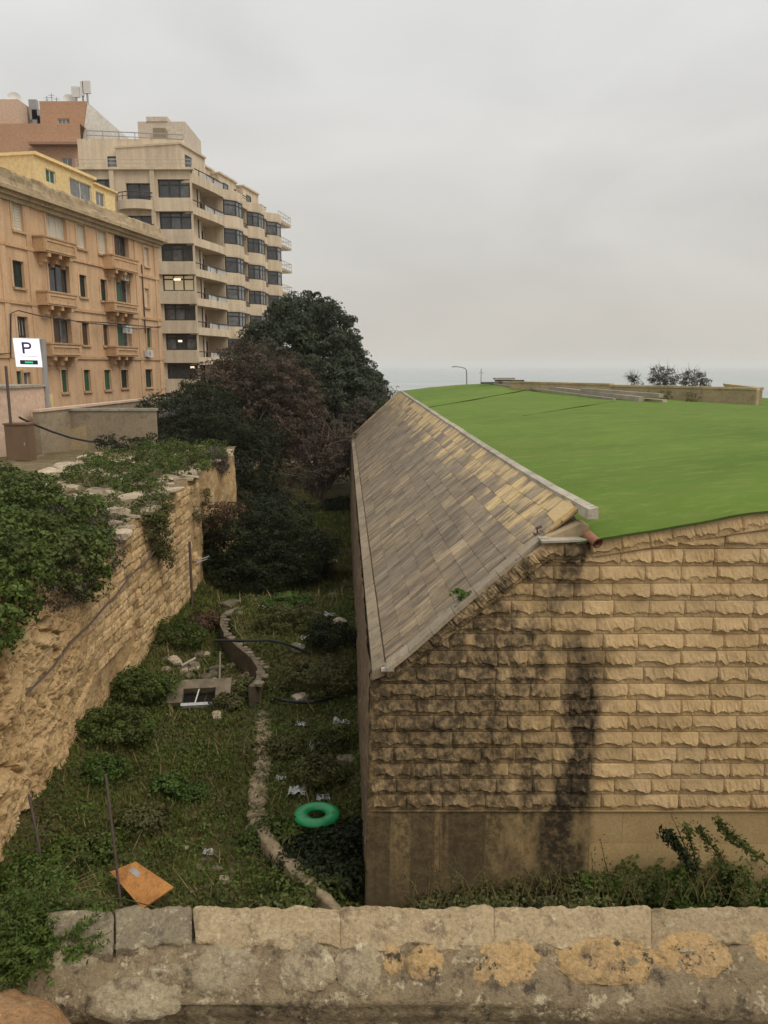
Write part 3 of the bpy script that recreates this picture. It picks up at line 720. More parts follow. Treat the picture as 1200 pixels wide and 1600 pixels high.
def strip_edge(pts, h):
    pts = np.array(pts); t = np.linspace(0, len(pts) - 1, 60); X = np.interp(t, np.arange(len(pts)), pts[:, 0]); Y = np.interp(t, np.arange(len(pts)), pts[:, 1]); Z = turf_z(X[None], Y[None])[0]
    wv = .02 * vnoise(np.stack([t * 2, 0 * t, 0 * t], -1)); rows = []
    for dx, dz in ((.0, -.05), (.0, h), (-.05, h + .01), (-.35, .0)): rows.append(np.stack([X + dx * .3 , Y - dx, Z + dz + (wv if dz > 0 else 0) * np.minimum(1, np.minimum(t, t[-1] - t) * 2)], -1))
    m = MB(); m.grid(np.stack(rows[:2])); m.build('strip_edge', M['turf_back'], TF); m = MB(); m.grid(np.stack(rows[1:])); m.build('strip_lap', M['turf'], TF, True)
strip_edge([(2.0, 38.6), (4.6, 41), (7.5, 44.8), (9.6, 49)], .04); strip_edge([(5.6, 30.6), (8.2, 33), (10.7, 36)], .014)
eg = turf_grid(11.87, 11.9, 90, 2)[:, 0]
MB().grid(np.stack([eg + [0, -0.01, 0.0], eg + [0, -0.012, -0.035]], 0)).build('hem', M['turf_back'], TF)
# drain pipe, bracket, seedling on the roof
pp = at_y(934, 849, 11.72)
dp = thing('drain_pipe', 'short terracotta drain pipe sticking out of the wall top', 'pipe', pp)
m = MB(); ax = np.array([0.32, -1, -0.28]); ax /= np.linalg.norm(ax)
ring_pts = [pp - ax * 0.34, pp]; m.tube(ring_pts, 0.078, 16, cap=False); m.tube([pp, pp - ax * 0.34], 0.06, 16, cap=False)
m.build('pipe_body', M['clay'], dp, True)
m = MB(); m.tube([pp - ax * 0.03, pp + ax * 0.004], [0.085, 0.085], 16, cap=False); m.tube([pp + ax * 0.004, pp - ax * 0.03], 0.0595, 16, cap=False); m.build('rim', M['clay'], dp, True)
MB().tube([pp - ax * 0.12, pp - ax * 0.11], 0.0592, 16).build('bore_shade', M['black'], dp)  # black disc paints the shade down the pipe
bp = roof(0.004, 0.80, 0.0)
m = MB(); m.tube([bp, bp + [0, 0, .13]], 0.016, 6); m.obox(bp + [0.02, 0, .13], (1, 0, 0.3), (0, 1, 0), (-.3, 0, 1), .10, .04, .04); m.obox(bp + [-0.01, 0, .02], (1, 0, 0), (0, 1, 0), (0, 0, 1), .1, .1, .03)
tag(m.build('metal_bracket', M['rust']), 'small rusty metal bracket at the top corner of the sloping roof', 'bracket')

# things on and behind the turf
def tz(x, y): return float(turf_z(np.array([[x]]), np.array([[y]]))[0, 0])
def beam(name, label, p, q, wd, ht, mat, lift=0.0, cat='timber', group=None):
    p = np.array([p[0], p[1], tz(*p) + ht / 2 + lift]); q = np.array([q[0], q[1], tz(*q) + ht / 2 + lift])
    d = q - p; L = np.linalg.norm(d); d = d / L; sd_ = np.cross(d, [0, 0, 1]); sd_ /= np.linalg.norm(sd_)
    m = MB(); m.obox((p + q) / 2, d, sd_, np.cross(sd_, d), L, wd, ht); return tag(m.build(name, mat), label, cat, group)
beam('timber_beam', 'longest pale beam lying along the far edge of the turf', (11.9, 35.8), (8.0, 53.5), 0.28, 0.22, M['wood_pale'])
beam('timber_beam', 'thinner pale beam beside the longest beam on the turf', (11.0, 37.0), (7.4, 53.0), 0.14, 0.10, M['coping'])
beam('timber_beam', 'short beam laid over the near end of the beam stack', (12.5, 35.0), (10.6, 41.5), 0.25, 0.16, M['wood_pale'], 0.24)
beam('timber_beam', 'short lower plank at the near end of the beam stack', (12.9, 35.6), (11.3, 38.6), 0.3, 0.12, M['wood_pale'])
for k, (x, y, l, a, hh, mt) in enumerate([(7.8, 53.0, 2.4, 0.1, 0.14, 'wood_dark'), (8.6, 53.4, 2.0, -0.15, 0.12, 'wood_dark'), (8.2, 53.2, 1.5, 0.3, 0.12, 'wood_pale')]):
    c = np.array([x, y, tz(x, y) + 0.1 + 0.14 * k]); d = np.array([math.cos(a), math.sin(a), 0])
    m = MB(); m.obox(c, d, (-d[1], d[0], 0), (0, 0, 1), l, 0.3, hh)
    tag(m.build('scrap_timber', M[mt]), ['lowest dark timber of the scrap heap on the turf crest', 'upper dark timber of the scrap heap on the turf crest', 'pale offcut topping the scrap heap on the turf crest'][k], 'timber')
RW = thing('boundary_wall', 'low tan stone wall at the far side of the turf', 'wall', (14, 40, -1.8))
pw = [np.array([17.35, 36.0]), np.array([12.3, 42.0]), np.array([7.9, 48.2])]
def wall_run(parent, p, q, zt, h, th, mat, top=None, seg=2.2):
    d = q - p; L = np.linalg.norm(d); d = d / L; n_ = np.array([-d[1], d[0]]); k = max(1, int(L / seg)); 
    for i in range(k):
        c = p + d * (L * (i + 0.5) / k); m = MB(); m.obox((c[0], c[1], zt - h / 2), (d[0], d[1], 0), (n_[0], n_[1], 0), (0, 0, 1), L / k - 0.008, th, h); m.build('wall_block', mat, parent)
        if top is not None:
            m = MB(); m.obox((c[0], c[1], zt + 0.05), (d[0], d[1], 0), (n_[0], n_[1], 0), (0, 0, 1), L / k - 0.012, th + 0.1, 0.1); m.build('coping', top, parent)
wall_run(RW, pw[0], pw[1], -1.08, 1.6, 0.3, M['tan_wall'], M['tan_wall']); wall_run(RW, pw[1], pw[2], -1.02, 1.6, 0.3, M['tan_wall'], M['tan_wall'])
wall_run(RW, np.array([17.5, 36.25]), np.array([19.6, 44.5]), -1.08, 1.6, 0.3, M['tan_wall'], M['tan_wall'])
# lamp post and mast far behind
lp0 = at_y(730, 603, 92); lpt = at_y(729, 580, 92)
LP = thing('street_lamp', 'tall grey street lamp with a curved arm beyond the turf', 'street lamp', (lp0[0], 92, -10.2))
MB().tube([(lp0[0], 92, -10.2), (lp0[0], 92, -4), (lpt[0], 92, lpt[2])], [0.11, 0.09, 0.07], 8).build('pole', M['metal_grey'], LP)
am = [lpt, at_y(727.5, 576, 92), at_y(722, 574, 92), at_y(711, 572.5, 92)]
MB().tube(am, [0.07, 0.06, 0.055, 0.05], 8).build('arm', M['metal_grey'], LP)
h_ = at_y(710, 573, 92); MB().obox(h_, (1, 0, 0.1), (0, 1, 0), (-.1, 0, 1), 0.55, 0.2, 0.12).build('lamp_head', M['metal_grey'], LP)
q0, q1 = at_y(751, 604, 96), at_y(752, 576, 96)
MB_ = thing('mast', 'thin straight mast next to the street lamp beyond the turf', 'mast', (q0[0], 96, -10.2))
MB().tube([(q0[0], 96, -10.2), q1], [0.08, 0.05], 6).build('pole', M['metal_grey'], MB_); MB().obox(q1 + [0, 0, -.5], (1, 0, 0), (0, 1, 0), (0, 0, 1), .5, .06, .06).build('crossbar', M['metal_grey'], MB_)

# ================================================================== ROCK WALL ALONG THE DITCH
RWL = thing('rock_wall', 'tall ochre rock and ashlar wall lining the ditch, overgrown along its top', 'wall', (-7.8, 22, FLOOR))
ys = np.concatenate([np.linspace(5, 21, 330), np.linspace(21.06, 39.3, 200)]); zs = np.linspace(0, 1, 130)
P = np.zeros((530, 130, 3))
def wall_x(Y): return -7.5 - 0.16 * sstep(30.9, 31.5, Y)
for i, Y in enumerate(ys):
    zt = wall_top(Y); P[i, :, 1] = Y; P[i, :, 2] = -10.2 + (zt + 10.2) * zs; P[i, :, 0] = wall_x(Y)
q = P.copy(); q[..., 0] = 0
nat = np.clip(sstep(20.5, 15.5, P[..., 1]) + sstep(-8.3, -9.2, P[..., 2] - 0.0) * 0.6, 0, 1)
warp = q + 0.30 * np.stack([0 * q[..., 0], fbm(q * 0.7 + 9, 3), fbm(q * 0.7 + 31, 3)], -1)
def cells(a, b, seed):
    """split rock: value per cell and distance to the nearest split"""
    ia, ib = np.floor(a), np.floor(b); f1 = np.full(a.shape, 9.0); f2 = np.full(a.shape, 9.0); val = np.zeros(a.shape)
    for i in (-1, 0, 1):
        for j in (-1, 0, 1):
            ca, cb = ia + i, ib + j; k1 = _hash(ca, cb, 0 * ca + seed); k2 = _hash(ca, cb, 0 * ca + seed + 7); k3 = _hash(ca, cb, 0 * ca + seed + 13)
            d = np.hypot(a - ca - k1, b - cb - k2); new = d < f1
            f2 = np.where(new, f1, np.minimum(f2, d)); val = np.where(new, k3, val); f1 = np.where(new, d, f1)
    return val, f2 - f1
sl = warp[..., 2] - 0.30 * (warp[..., 1] - 14)
v1, e1_ = cells(warp[..., 1] * 0.42, sl * 0.85, 3); v2, e2_ = cells(warp[..., 1] * 1.15, sl * 1.9, 11)
rough = 0.14 * fbm(q * 0.45, 3) + 0.20 * (v1 - .5) + 0.11 * (v2 - .5) + 0.07 * fbm(q * 3.4, 4, .6) + 0.035 * fbm(q * 11, 3, .6) - 0.08 * np.clip(vnoise(q * 5.5 + 3) - .45, 0, 1) * 2
rough = rough - 0.22 * np.clip(1 - e1_ / 0.10, 0, 1) * (0.4 + 0.6 * (fbm(q * .6 + 4, 2) > 0)) - 0.08 * np.clip(1 - e2_ / 0.12, 0, 1) * (fbm(q * .8 + 14, 2) > .1)
far = sstep(30.5, 31.2, P[..., 1])
crack = np.clip(1 - np.abs(vnoise(warp * np.array([1, 0.9, 0.35]) + 50)) / 0.05, 0, 1)
P[..., 0] += nat * rough + (1 - nat) * (0.06 * fbm(q * 0.8, 3) - 0.14 * (1 - far) + far * (0.05 * fbm(q * 2, 3) - 0.13 * crack))
P[..., 0] += 0.55 * sstep(-8.6, -10.0, P[..., 2]) * sstep(22, 14, P[..., 1]) * (0.7 + 0.5 * vnoise(q * 0.9))
MB().grid(P, flip=False).build('rock_face', M['rock'], RWL)
# end face and cap
m = MB(); e_ = P[-1]; m.grid(np.stack([e_, e_ + np.array([-6, 1.5, 0])], 0), flip=False); m.build('end_face', M['rock'], RWL)
tp = P[:, -1]; m = MB(); m.grid(np.stack([tp, tp + np.array([-0.6, 0, 0.03])], 0), flip=False); m.build('cap', M['upper_soil'], RWL)
# ashlar blocks over the middle stretch
rnd = random.Random(11)
def worn_block(seed):
    r = np.random.default_rng(seed); nx, nz = 7, 5
    us = np.linspace(-.5, .5, nx); ws = np.linspace(-.5, .5, nz); G = np.zeros((nx, nz, 3))
    for i, a in enumerate(us):
        for j, b in enumerate(ws):
            edge = max(abs(a), abs(b)) > .49
            cr_ = (1 - 0.03 * (abs(b) > .49)) ; cz_ = (1 - 0.05 * (abs(a) > .49))
            G[i, j] = (0.05 * (0.35 if edge else 1.0) + 0.011 * r.standard_normal() - 0.015 * (abs(a) > .3) * r.random(), a * cr_ * 0.97 + .02 * r.standard_normal() * (not edge), b * cz_ * 0.96)
    m = MB().grid(G)
    for row, fl in ((G[0], False), (G[-1], True), (G[:, 0], True), (G[:, -1], False)):
        m.grid(np.array([row, row * [0, 1, 1] - [0.12, 0, 0]]), flip=fl)
    return m.mesh('ashlar_block', M['ashlar'])
AB = [worn_block(300 + i) for i in range(12)]
nblk = 0
row = 0; z = -9.25
while z < -4.3:
    h = 0.31; y = 16.6 + rnd.uniform(0, 0.3) + 0.55 * max(0.0, -5.9 - z) ** 0.5 * 0.6
    while y < 30.9:
        L = rnd.uniform(0.5, 0.82); yc_ = y + L / 2
        skip = rnd.random() < 0.09 or (yc_ < 19.2 and rnd.random() < 0.6) or (yc_ > 29.3 and rnd.random() < 0.7 and z < -5.2)
        skip = skip or (z < -8.3 and yc_ < 21 + 2 * rnd.random())
        if z + h < wall_top(yc_) + 0.02 and not skip and nblk < 298:
            o = link('ashlar_block', AB[rnd.randrange(12)], RWL); o.location = (wall_x(yc_) - 0.10 + rnd.uniform(-.03, .02), yc_, z + h / 2 + rnd.uniform(-.01, .01))
            o.scale = (1, L - 0.015, h - 0.012); o.rotation_euler = (rnd.uniform(-.015, .015), rnd.uniform(-.03, .03), rnd.uniform(-.02, .02)); nblk += 1
        y += L
    z += h; row += 1
# thin dark tube standing in for the ledge line across the wall
pts = []
for t in np.linspace(0, 1, 26):
    Y = 14.6 + t * (25.5 - 14.6); pts.append((float(wall_x(Y)) + 0.09 + 0.03 * math.sin(t * 17), Y, -6.72 + t * 0.98 + 0.03 * math.sin(t * 31)))
tag(MB().tube(pts, 0.026, 5).build('ledge_line', M['rust']), 'thin dark line running slantwise along the rock wall', 'cable')

def lump(seed, sub=2, amp=0.28, sq=(1, 1, 0.7)):
    bm = bmesh.new(); bmesh.ops.create_icosphere(bm, subdivisions=sub, radius=0.5)
    r = np.random.default_rng(seed); off = r.uniform(0, 50, 3)
    for v_ in bm.verts:
        p = np.array(v_.co); k = 1 + amp * float(vnoise(p * 2.4 + off)) + 0.4 * amp * float(vnoise(p * 6 + off))
        pl = np.clip(p * k, -0.36, 0.36)                       # flattened sides: a broken stone rather than a pebble
        v_.co = Vector((pl[0] * sq[0] * 1.25, pl[1] * sq[1] * 1.25, pl[2] * sq[2] * 1.25))
    me = bpy.data.meshes.new('stone'); bm.to_mesh(me); bm.free(); return me
def with_mat(me, mat):
    m2 = me.copy(); m2.materials.clear(); m2.materials.append(mat); return m2
LUMPS = [lump(40 + i) for i in range(10)]
L_RUB = [with_mat(l, M['rubble']) for l in LUMPS]; L_DEB = [with_mat(l, M['debris_stone']) for l in LUMPS]
# loose pale stones crowning the wall: parts of the wall top
def uz(x, y): return float(upper_z(np.array([[x]]), np.array([[y]]))[0, 0])
spots = [(float(wall_x(Y)) - abs(rnd.gauss(0.12, 0.3)), Y, rnd.uniform(.3, .8)) for Y in [rnd.uniform(19, 38.8) for _ in range(60)]]
for gy in np.arange(22.5, 38.5, 0.78):
    for gx in np.arange(-13.5, -8.1, 0.82):
        if rnd.random() < .5: spots.append((gx + rnd.uniform(-.22, .22), gy + rnd.uniform(-.2, .2), rnd.uniform(.45, 1.0)))
for X, Y, sz in spots:
    o = link('cap_stone', L_RUB[rnd.randrange(10)], RWL); o.location = (X, Y, max(uz(min(X, -7.76), Y), float(wall_top(Y)) - 0.1 if X > -8.4 else -9) + sz * 0.06); o.scale = (sz, sz * rnd.uniform(.8, 1.3), sz * rnd.uniform(.3, .6)); o.rotation_euler = (rnd.uniform(-.2, .2), rnd.uniform(-.2, .2), rnd.uniform(0, 6))

# ================================================================== LEFT BANK: WALLS, BOX, SIGN
_wr = random.Random(99)
class Fr:
    """upright plane: origin, horizontal direction a, outward normal n"""
    def __init__(s, O, a, n): s.O = np.array([O[0], O[1], 0.0]); s.a = np.array([a[0], a[1], 0.0]); s.a /= np.linalg.norm(s.a); s.n = np.array([n[0], n[1], 0.0]); s.n /= np.linalg.norm(s.n)
    def pt(s, a, z, d=0.0): return s.O + s.a * a + s.n * d + np.array([0, 0, z])
    def hit(s, u, v, d=0.0):
        r = ray(u, v); t = np.dot(s.O + s.n * d, s.n) / np.dot(r, s.n); p = r * t
        return float(np.dot(p - s.O, s.a)), float(p[2])
    def rect(s, u0, v0, u1, v1, d=0.0):
        um, vm = (u0 + u1) / 2, (v0 + v1) / 2
        return (s.hit(u0, vm, d)[0], s.hit(u1, vm, d)[0], s.hit(um, v1, d)[1], s.hit(um, v0, d)[1])
    def box(s, m, a0, a1, z0, z1, d0, d1):
        return m.hexa([s.pt(a0, z0, d1), s.pt(a1, z0, d1), s.pt(a1, z0, d0), s.pt(a0, z0, d0), s.pt(a0, z1, d1), s.pt(a1, z1, d1), s.pt(a1, z1, d0), s.pt(a0, z1, d0)])
    def wall(s, m, A0, A1, Z0, Z1, holes, dep):
        ga = sorted({A0, A1, *[h[0] for h in holes], *[h[1] for h in holes]}); gz = sorted({Z0, Z1, *[h[2] for h in holes], *[h[3] for h in holes]})
        ga = [x for x in ga if A0 <= x <= A1]; gz = [x for x in gz if Z0 <= x <= Z1]
        for i in range(len(ga) - 1):
            for j in range(len(gz) - 1):
                ca, cz = (ga[i] + ga[i + 1]) / 2, (gz[j] + gz[j + 1]) / 2
                if any(h[0] < ca < h[1] and h[2] < cz < h[3] for h in holes): continue
                m.quad(s.pt(ga[i], gz[j]), s.pt(ga[i + 1], gz[j]), s.pt(ga[i + 1], gz[j + 1]), s.pt(ga[i], gz[j + 1]))
        for a0, a1, z0, z1 in holes:
            f, b = 0.0, -dep
            for p, q in (((a0, z0), (a1, z0)), ((a1, z0), (a1, z1)), ((a1, z1), (a0, z1)), ((a0, z1), (a0, z0))):
                m.quad(s.pt(*p, f), s.pt(*q, f), s.pt(*q, b), s.pt(*p, b))
        return m
    def window(s, parent, rc, dep, fmat, gmat, nv=2, nh=1, fw=0.06, name='window', extra=None):
        a0, a1, z0, z1 = rc; m = MB()
        s.box(m, a0, a1, z0, z0 + fw, -dep - .05, -dep + .03); s.box(m, a0, a1, z1 - fw, z1, -dep - .05, -dep + .03)
        for k in range(nv + 1):
            x = a0 + fw / 2 + (a1 - a0 - fw) * k / nv; s.box(m, x - fw / 2, x + fw / 2, z0 + fw, z1 - fw, -dep - .05, -dep + .028)
        for k in range(1, nh):
            zz_ = z0 + (z1 - z0) * k / nh if extra is None else z0 + (z1 - z0) * extra
            s.box(m, a0 + fw, a1 - fw, zz_ - fw / 2, zz_ + fw / 2, -dep - .045, -dep + .024)
        w_ = m.build(name, fmat, parent)
        for k in range(nv):
            x0 = a0 + (a1 - a0) * k / nv; x1 = a0 + (a1 - a0) * (k + 1) / nv
            gm_ = gmat if gmat is not M['glass'] or _wr.random() < .6 else M['glass_mid']
            p_ = MB(); p_.quad(s.pt(x0, z0, -dep - .02), s.pt(x1, z0, -dep - .02), s.pt(x1, z1, -dep - .02), s.pt(x0, z1, -dep - .02)); p_.build('pane', gm_, w_)
        return w_
    def shutter(s, parent, rc, dep, mat, leaves=2, name='shutter', slats=9):
        a0, a1, z0, z1 = rc; out = []
        for k in range(leaves):
            x0 = a0 + (a1 - a0) * k / leaves + .01; x1 = a0 + (a1 - a0) * (k + 1) / leaves - .01; m = MB()
            for (p, q, r_, t) in ((x0, x0 + .07, z0, z1), (x1 - .07, x1, z0, z1), (x0 + .07, x1 - .07, z0, z0 + .09), (x0 + .07, x1 - .07, z1 - .09, z1)): s.box(m, p, q, r_, t, -dep - .05, -dep)
            for i in range(slats):
                zc_ = z0 + .09 + (z1 - z0 - .18) * (i + .5) / slats; hh = (z1 - z0 - .18) / slats * .46
                m.hexa([s.pt(x0 + .07, zc_ - hh, -dep - .012), s.pt(x1 - .07, zc_ - hh, -dep - .012), s.pt(x1 - .07, zc_ - hh, -dep - .03), s.pt(x0 + .07, zc_ - hh, -dep - .03), s.pt(x0 + .07, zc_ + hh, -dep - .035), s.pt(x1 - .07, zc_ + hh, -dep - .035), s.pt(x1 - .07, zc_ + hh, -dep - .05), s.pt(x0 + .07, zc_ + hh, -dep - .05)])
            out.append(m.build(name, mat, parent))
        return out

CW = thing('concrete_wall', 'grey rendered wall with a pale coping behind the rock wall top', 'wall', (-15, 40, -4.3))
fc = Fr((0, 40.0), (1, 0), (0, -1))
a0, _ = fc.hit(22, 660); a1, _ = fc.hit(243, 660); zt = fc.hit(130, 642)[1]
m = MB(); fc.box(m, a0, a1, -5.0, zt, -0.3, 0); m.build('wall_body', M['concrete'], CW)
m = MB(); fc.box(m, a0 - .05, a1 + .06, zt, zt + 0.13, -0.36, 0.06); m.build('coping', M['coping'], CW)
b0_, b1_ = fc.hit(48, 700)[0], fc.hit(137, 700)[0]; zl, zr = fc.hit(48, 690)[1], fc.hit(137, 664)[1]
m = MB(); m.hexa([fc.pt(b0_, -5, .09), fc.pt(b1_, -5, .09), fc.pt(b1_, -5, .0), fc.pt(b0_, -5, .0), fc.pt(b0_, zl, .09), fc.pt(b1_, zr, .09), fc.pt(b1_, zr, .0), fc.pt(b0_, zl, .0)]); m.build('pale_panel', M['tan_wall'], CW)
# street boundary wall with a light coping, along the road
SW = thing('street_wall', 'low street wall with a pale coping in front of the ochre house', 'wall', (-15.6, 46, -3))
s0, s1_ = at_z(60, 640, -2.05), at_z(257, 619.5, -2.05)
fs = Fr(s0[:2], (s1_ - s0)[:2], (1, -0.06)); Ls = np.linalg.norm((s1_ - s0)[:2])
m = MB(); fs.box(m, 0, Ls, -4.6, -2.17, -.3, 0); m.build('wall_body', M['concrete'], SW)
m = MB(); fs.box(m, -.05, Ls + .05, -2.17, -2.05, -.36, .07); m.build('coping', M['pinkish'], SW)
OW = thing('rendered_wall', 'short yellowish wall below the parking sign', 'wall', (-17, 40.8, -3))
fo = Fr((0, 41.2), (1, 0), (0, -1)); r_ = fo.rect(24, 616, 80, 640); m = MB(); fo.box(m, r_[0], r_[1], -3.2, r_[3], -.25, 0); m.build('wall_body', M['yellow'], OW)
# pink gatepost building at the picture's edge
PB = thing('pink_house', 'pinkish rendered house corner beside the brown box', 'house', (-19, 36, -4.2))
fp = Fr((0, 36.0), (1, 0), (0, -1)); r_ = fp.rect(-60, 607, 24, 720)
m = MB(); fp.box(m, r_[0], r_[1], -5, r_[3], -3.5, 0); m.build('wall_body', M['pinkish'], PB)
m = MB(); fp.box(m, r_[0], r_[1] + .1, r_[3], r_[3] + .12, -3.6, .1); m.build('coping', M['coping'], PB)
BX = thing('utility_box', 'brown metal utility box standing by the pinkish house', 'utility box', (-17.5, 34.6, -4.2))
fb = Fr((0, 34.6), (1, 0), (0, -1)); r_ = fb.rect(9, 664, 45, 728)
m = MB(); fb.box(m, r_[0], r_[1], min(r_[2], -4.6), r_[3], -.7, 0); m.build('box_body', M['brown_box'], BX)
m = MB(); fb.box(m, r_[0] - .04, r_[1] + .04, r_[3], r_[3] + .07, -.74, .05); m.build('lid', M['brown_box'], BX)
m = MB(); fb.box(m, r_[0] + .06, r_[1] - .06, r_[2] + .25, r_[3] - .08, 0, .025); d_ = m.build('door', M['brown_box'], BX)
m = MB(); fb.box(m, r_[1] - .2, r_[1] - .15, (r_[2] + r_[3]) / 2, (r_[2] + r_[3]) / 2 + .14, .025, .05); m.build('handle', M['metal_grey'], d_)
r2 = fb.rect(13, 717, 24, 728); m = MB(); fb.box(m, r2[0], r2[1], -4.3, r2[3], 0, .012); m.build('label_plate', M['plastic_white'], BX)
g0, g1 = at_y(17, 664, 34.3), at_y(9, 572, 34.3)
tag(MB().tube([g0, g1], 0.06, 6).build('steel_post', M['rust']), 'dark steel post rising above the brown utility box', 'post')
cb = [at_y(30, 652, 35.2), at_y(50, 662, 36.0), at_y(80, 674, 36.8), at_y(110, 684, 37.5), at_y(140, 690, 38), at_y(185, 691, 38.4)]
tag(MB().tube(cb, 0.05, 6).build('black_cable', M['hose']), 'thick black cable sagging in front of the grey wall', 'cable')
# parking sign
SG = thing('parking_sign', 'white lit parking sign with a purple P on a grey pole', 'sign', (-16.2, 40.6, -3.05))
sgc = at_y(43.5, 551, 39.3); pxm = 39.3 / 1.02 / FPX
axs = np.array([1, 0.18, -0.02]); axs /= np.linalg.norm(axs); nn_ = np.array([0.18, -1, 0.0]); nn_ /= np.linalg.norm(nn_); azs = np.array([-0.045, 0, 1.0])
def sp(x, z, d): return sgc + axs * x * pxm + azs * z * pxm + nn_ * d
def sbox(m, x0, x1, z0, z1, d0, d1): return m.hexa([sp(x0, z0, d1), sp(x1, z0, d1), sp(x1, z0, d0), sp(x0, z0, d0), sp(x0, z1, d1), sp(x1, z1, d1), sp(x1, z1, d0), sp(x0, z1, d0)])
sbox(MB(), -19, 19, -21.5, 21.5, -.12, 0).build('panel', M['sign_white'], SG)
m = MB()
for x0, x1, z0, z1 in ((-20, 20, 21.5, 22.6), (-20, 20, -22.6, -21.5), (-20, -19, -21.5, 21.5), (19, 20, -21.5, 21.5)): sbox(m, x0, x1, z0, z1, -.14, .03)
m.build('frame', M['metal_white'], SG)
lt = MB(); sbox(lt, -7.5, -4.3, -1.5, 16, 0, .012); nseg = 10
for k in range(nseg):   # the bowl of the P
    t0, t1 = math.pi / 2 - math.pi * k / nseg, math.pi / 2 - math.pi * (k + 1) / nseg
    def pp_(t, r): return (1.2 + r * math.cos(t), 10.7 + r * math.sin(t))
    o0, o1, i0, i1 = pp_(t0, 5.3), pp_(t1, 5.3), pp_(t0, 2.3), pp_(t1, 2.3)
    lt.hexa([sp(*o0, .012), sp(*i0, .012), sp(*i1, .012), sp(*o1, .012), sp(*o0, 0), sp(*i0, 0), sp(*i1, 0), sp(*o1, 0)])
sbox(lt, -4.3, 1.2, 13, 16, 0, .012); sbox(lt, -4.3, 1.2, 5.4, 8.4, 0, .012)
lt.build('letter_p', M['sign_purple'], SG)
sbox(MB(), -13.5, 13.5, -5.6, -4.9, 0, .01).build('line', M['sign_purple'], SG)
dsp = sbox(MB(), -13, 13, -18, -11.5, 0, .03).build('display', M['sign_dark'], SG)
m = MB()
for x in (-4.6, -1.6, 1.4, 4.4): sbox(m, x - 1.0, x + 1.4, -16, -13.6, .03, .036)
m.build('lit_text', M['sign_green'], dsp)
pt_, pb_ = at_y(67, 530, 39.5), at_y(73, 622, 39.5)
MB().tube([(pb_[0], 39.5, -4.2), (pb_[0], 39.5, pb_[2]), pt_], 0.13, 10).build('pole', M['metal_grey'], SG)
m = MB(); 
for z in (10, -12): m.tube([sp(15, z, -.13), sp(24, z, -.1)], .035, 6)
m.build('bracket', M['metal_grey'], SG)

# ================================================================== OCHRE APARTMENT HOUSE
OH = thing('ochre_house', 'four-storey ochre stone apartment house with corbelled balconies', 'house', (-21, 58, -3.05))
f = Fr((-21.55, 51.0), (0.185, 1), (1, -0.185))
aL = f.hit(-70, 400)[0]; aR = f.hit(251, 480)[0]; zP = f.hit(246, 357)[1]; zC = f.hit(252, 379)[1]; zB = -3.1
TOP = [('sw', 18.7, 316, 35, 360), ('door', 72, 333, 103, 376, 'shutter_white'), ('sw', 120, 352, 133, 388), ('sw', 153, 362, 166, 397), ('open', 178, 368, 200, 404), ('sw', 225, 387, 232, 416)]
F3 = [('sd', 20, 408, 37, 449), ('dark', 76, 414, 108, 458), ('sd', 124, 430, 135, 464), ('sd', 157, 437, 167, 470), ('green_open', 181, 436, 203, 473), ('sw', 226, 451, 232, 480)]
F2 = [('curt', 27, 495, 43, 528), ('open', 83, 497, 111, 537), ('sb', 128, 505, 139, 539), ('sb', 161, 508, 170, 540), ('green_open', 183, 507, 205, 542), ('sg', 229, 513, 236, 543)]
F1 = [('sg', 21, 580, 34, 612), ('grey', 36, 582, 48, 612), ('sg', 96, 578, 106, 613), ('sg', 131, 578, 141, 611), ('sg', 163, 578, 173, 609), ('sd', 189, 578, 200, 606), ('sd', 227, 577, 238, 605)]
holes = []; items = []
for fl in (TOP, F3, F2, F1):
    for it in fl:
        rc = f.rect(*it[1:5]); holes.append(rc); items.append((it, rc))
DEP = 0.32
m = MB(); f.wall(m, aL, aR, zB, zC, holes, DEP)
Bk = -14.0
m.quad(f.pt(aR, zB), f.pt(aR, zB, Bk), f.pt(aR, zC, Bk), f.pt(aR, zC)); m.quad(f.pt(aL, zC), f.pt(aR, zC), f.pt(aR, zC, Bk), f.pt(aL, zC, Bk))
m.build('facade', M['ochre_wall'], OH)
bk = MB(); f.box(bk, aL + .1, aR - .1, zB, zC - .1, -3.0, -2.6); bk.build('black_backing', M['black'], OH)  # black sheet puts the dark of the rooms into colour
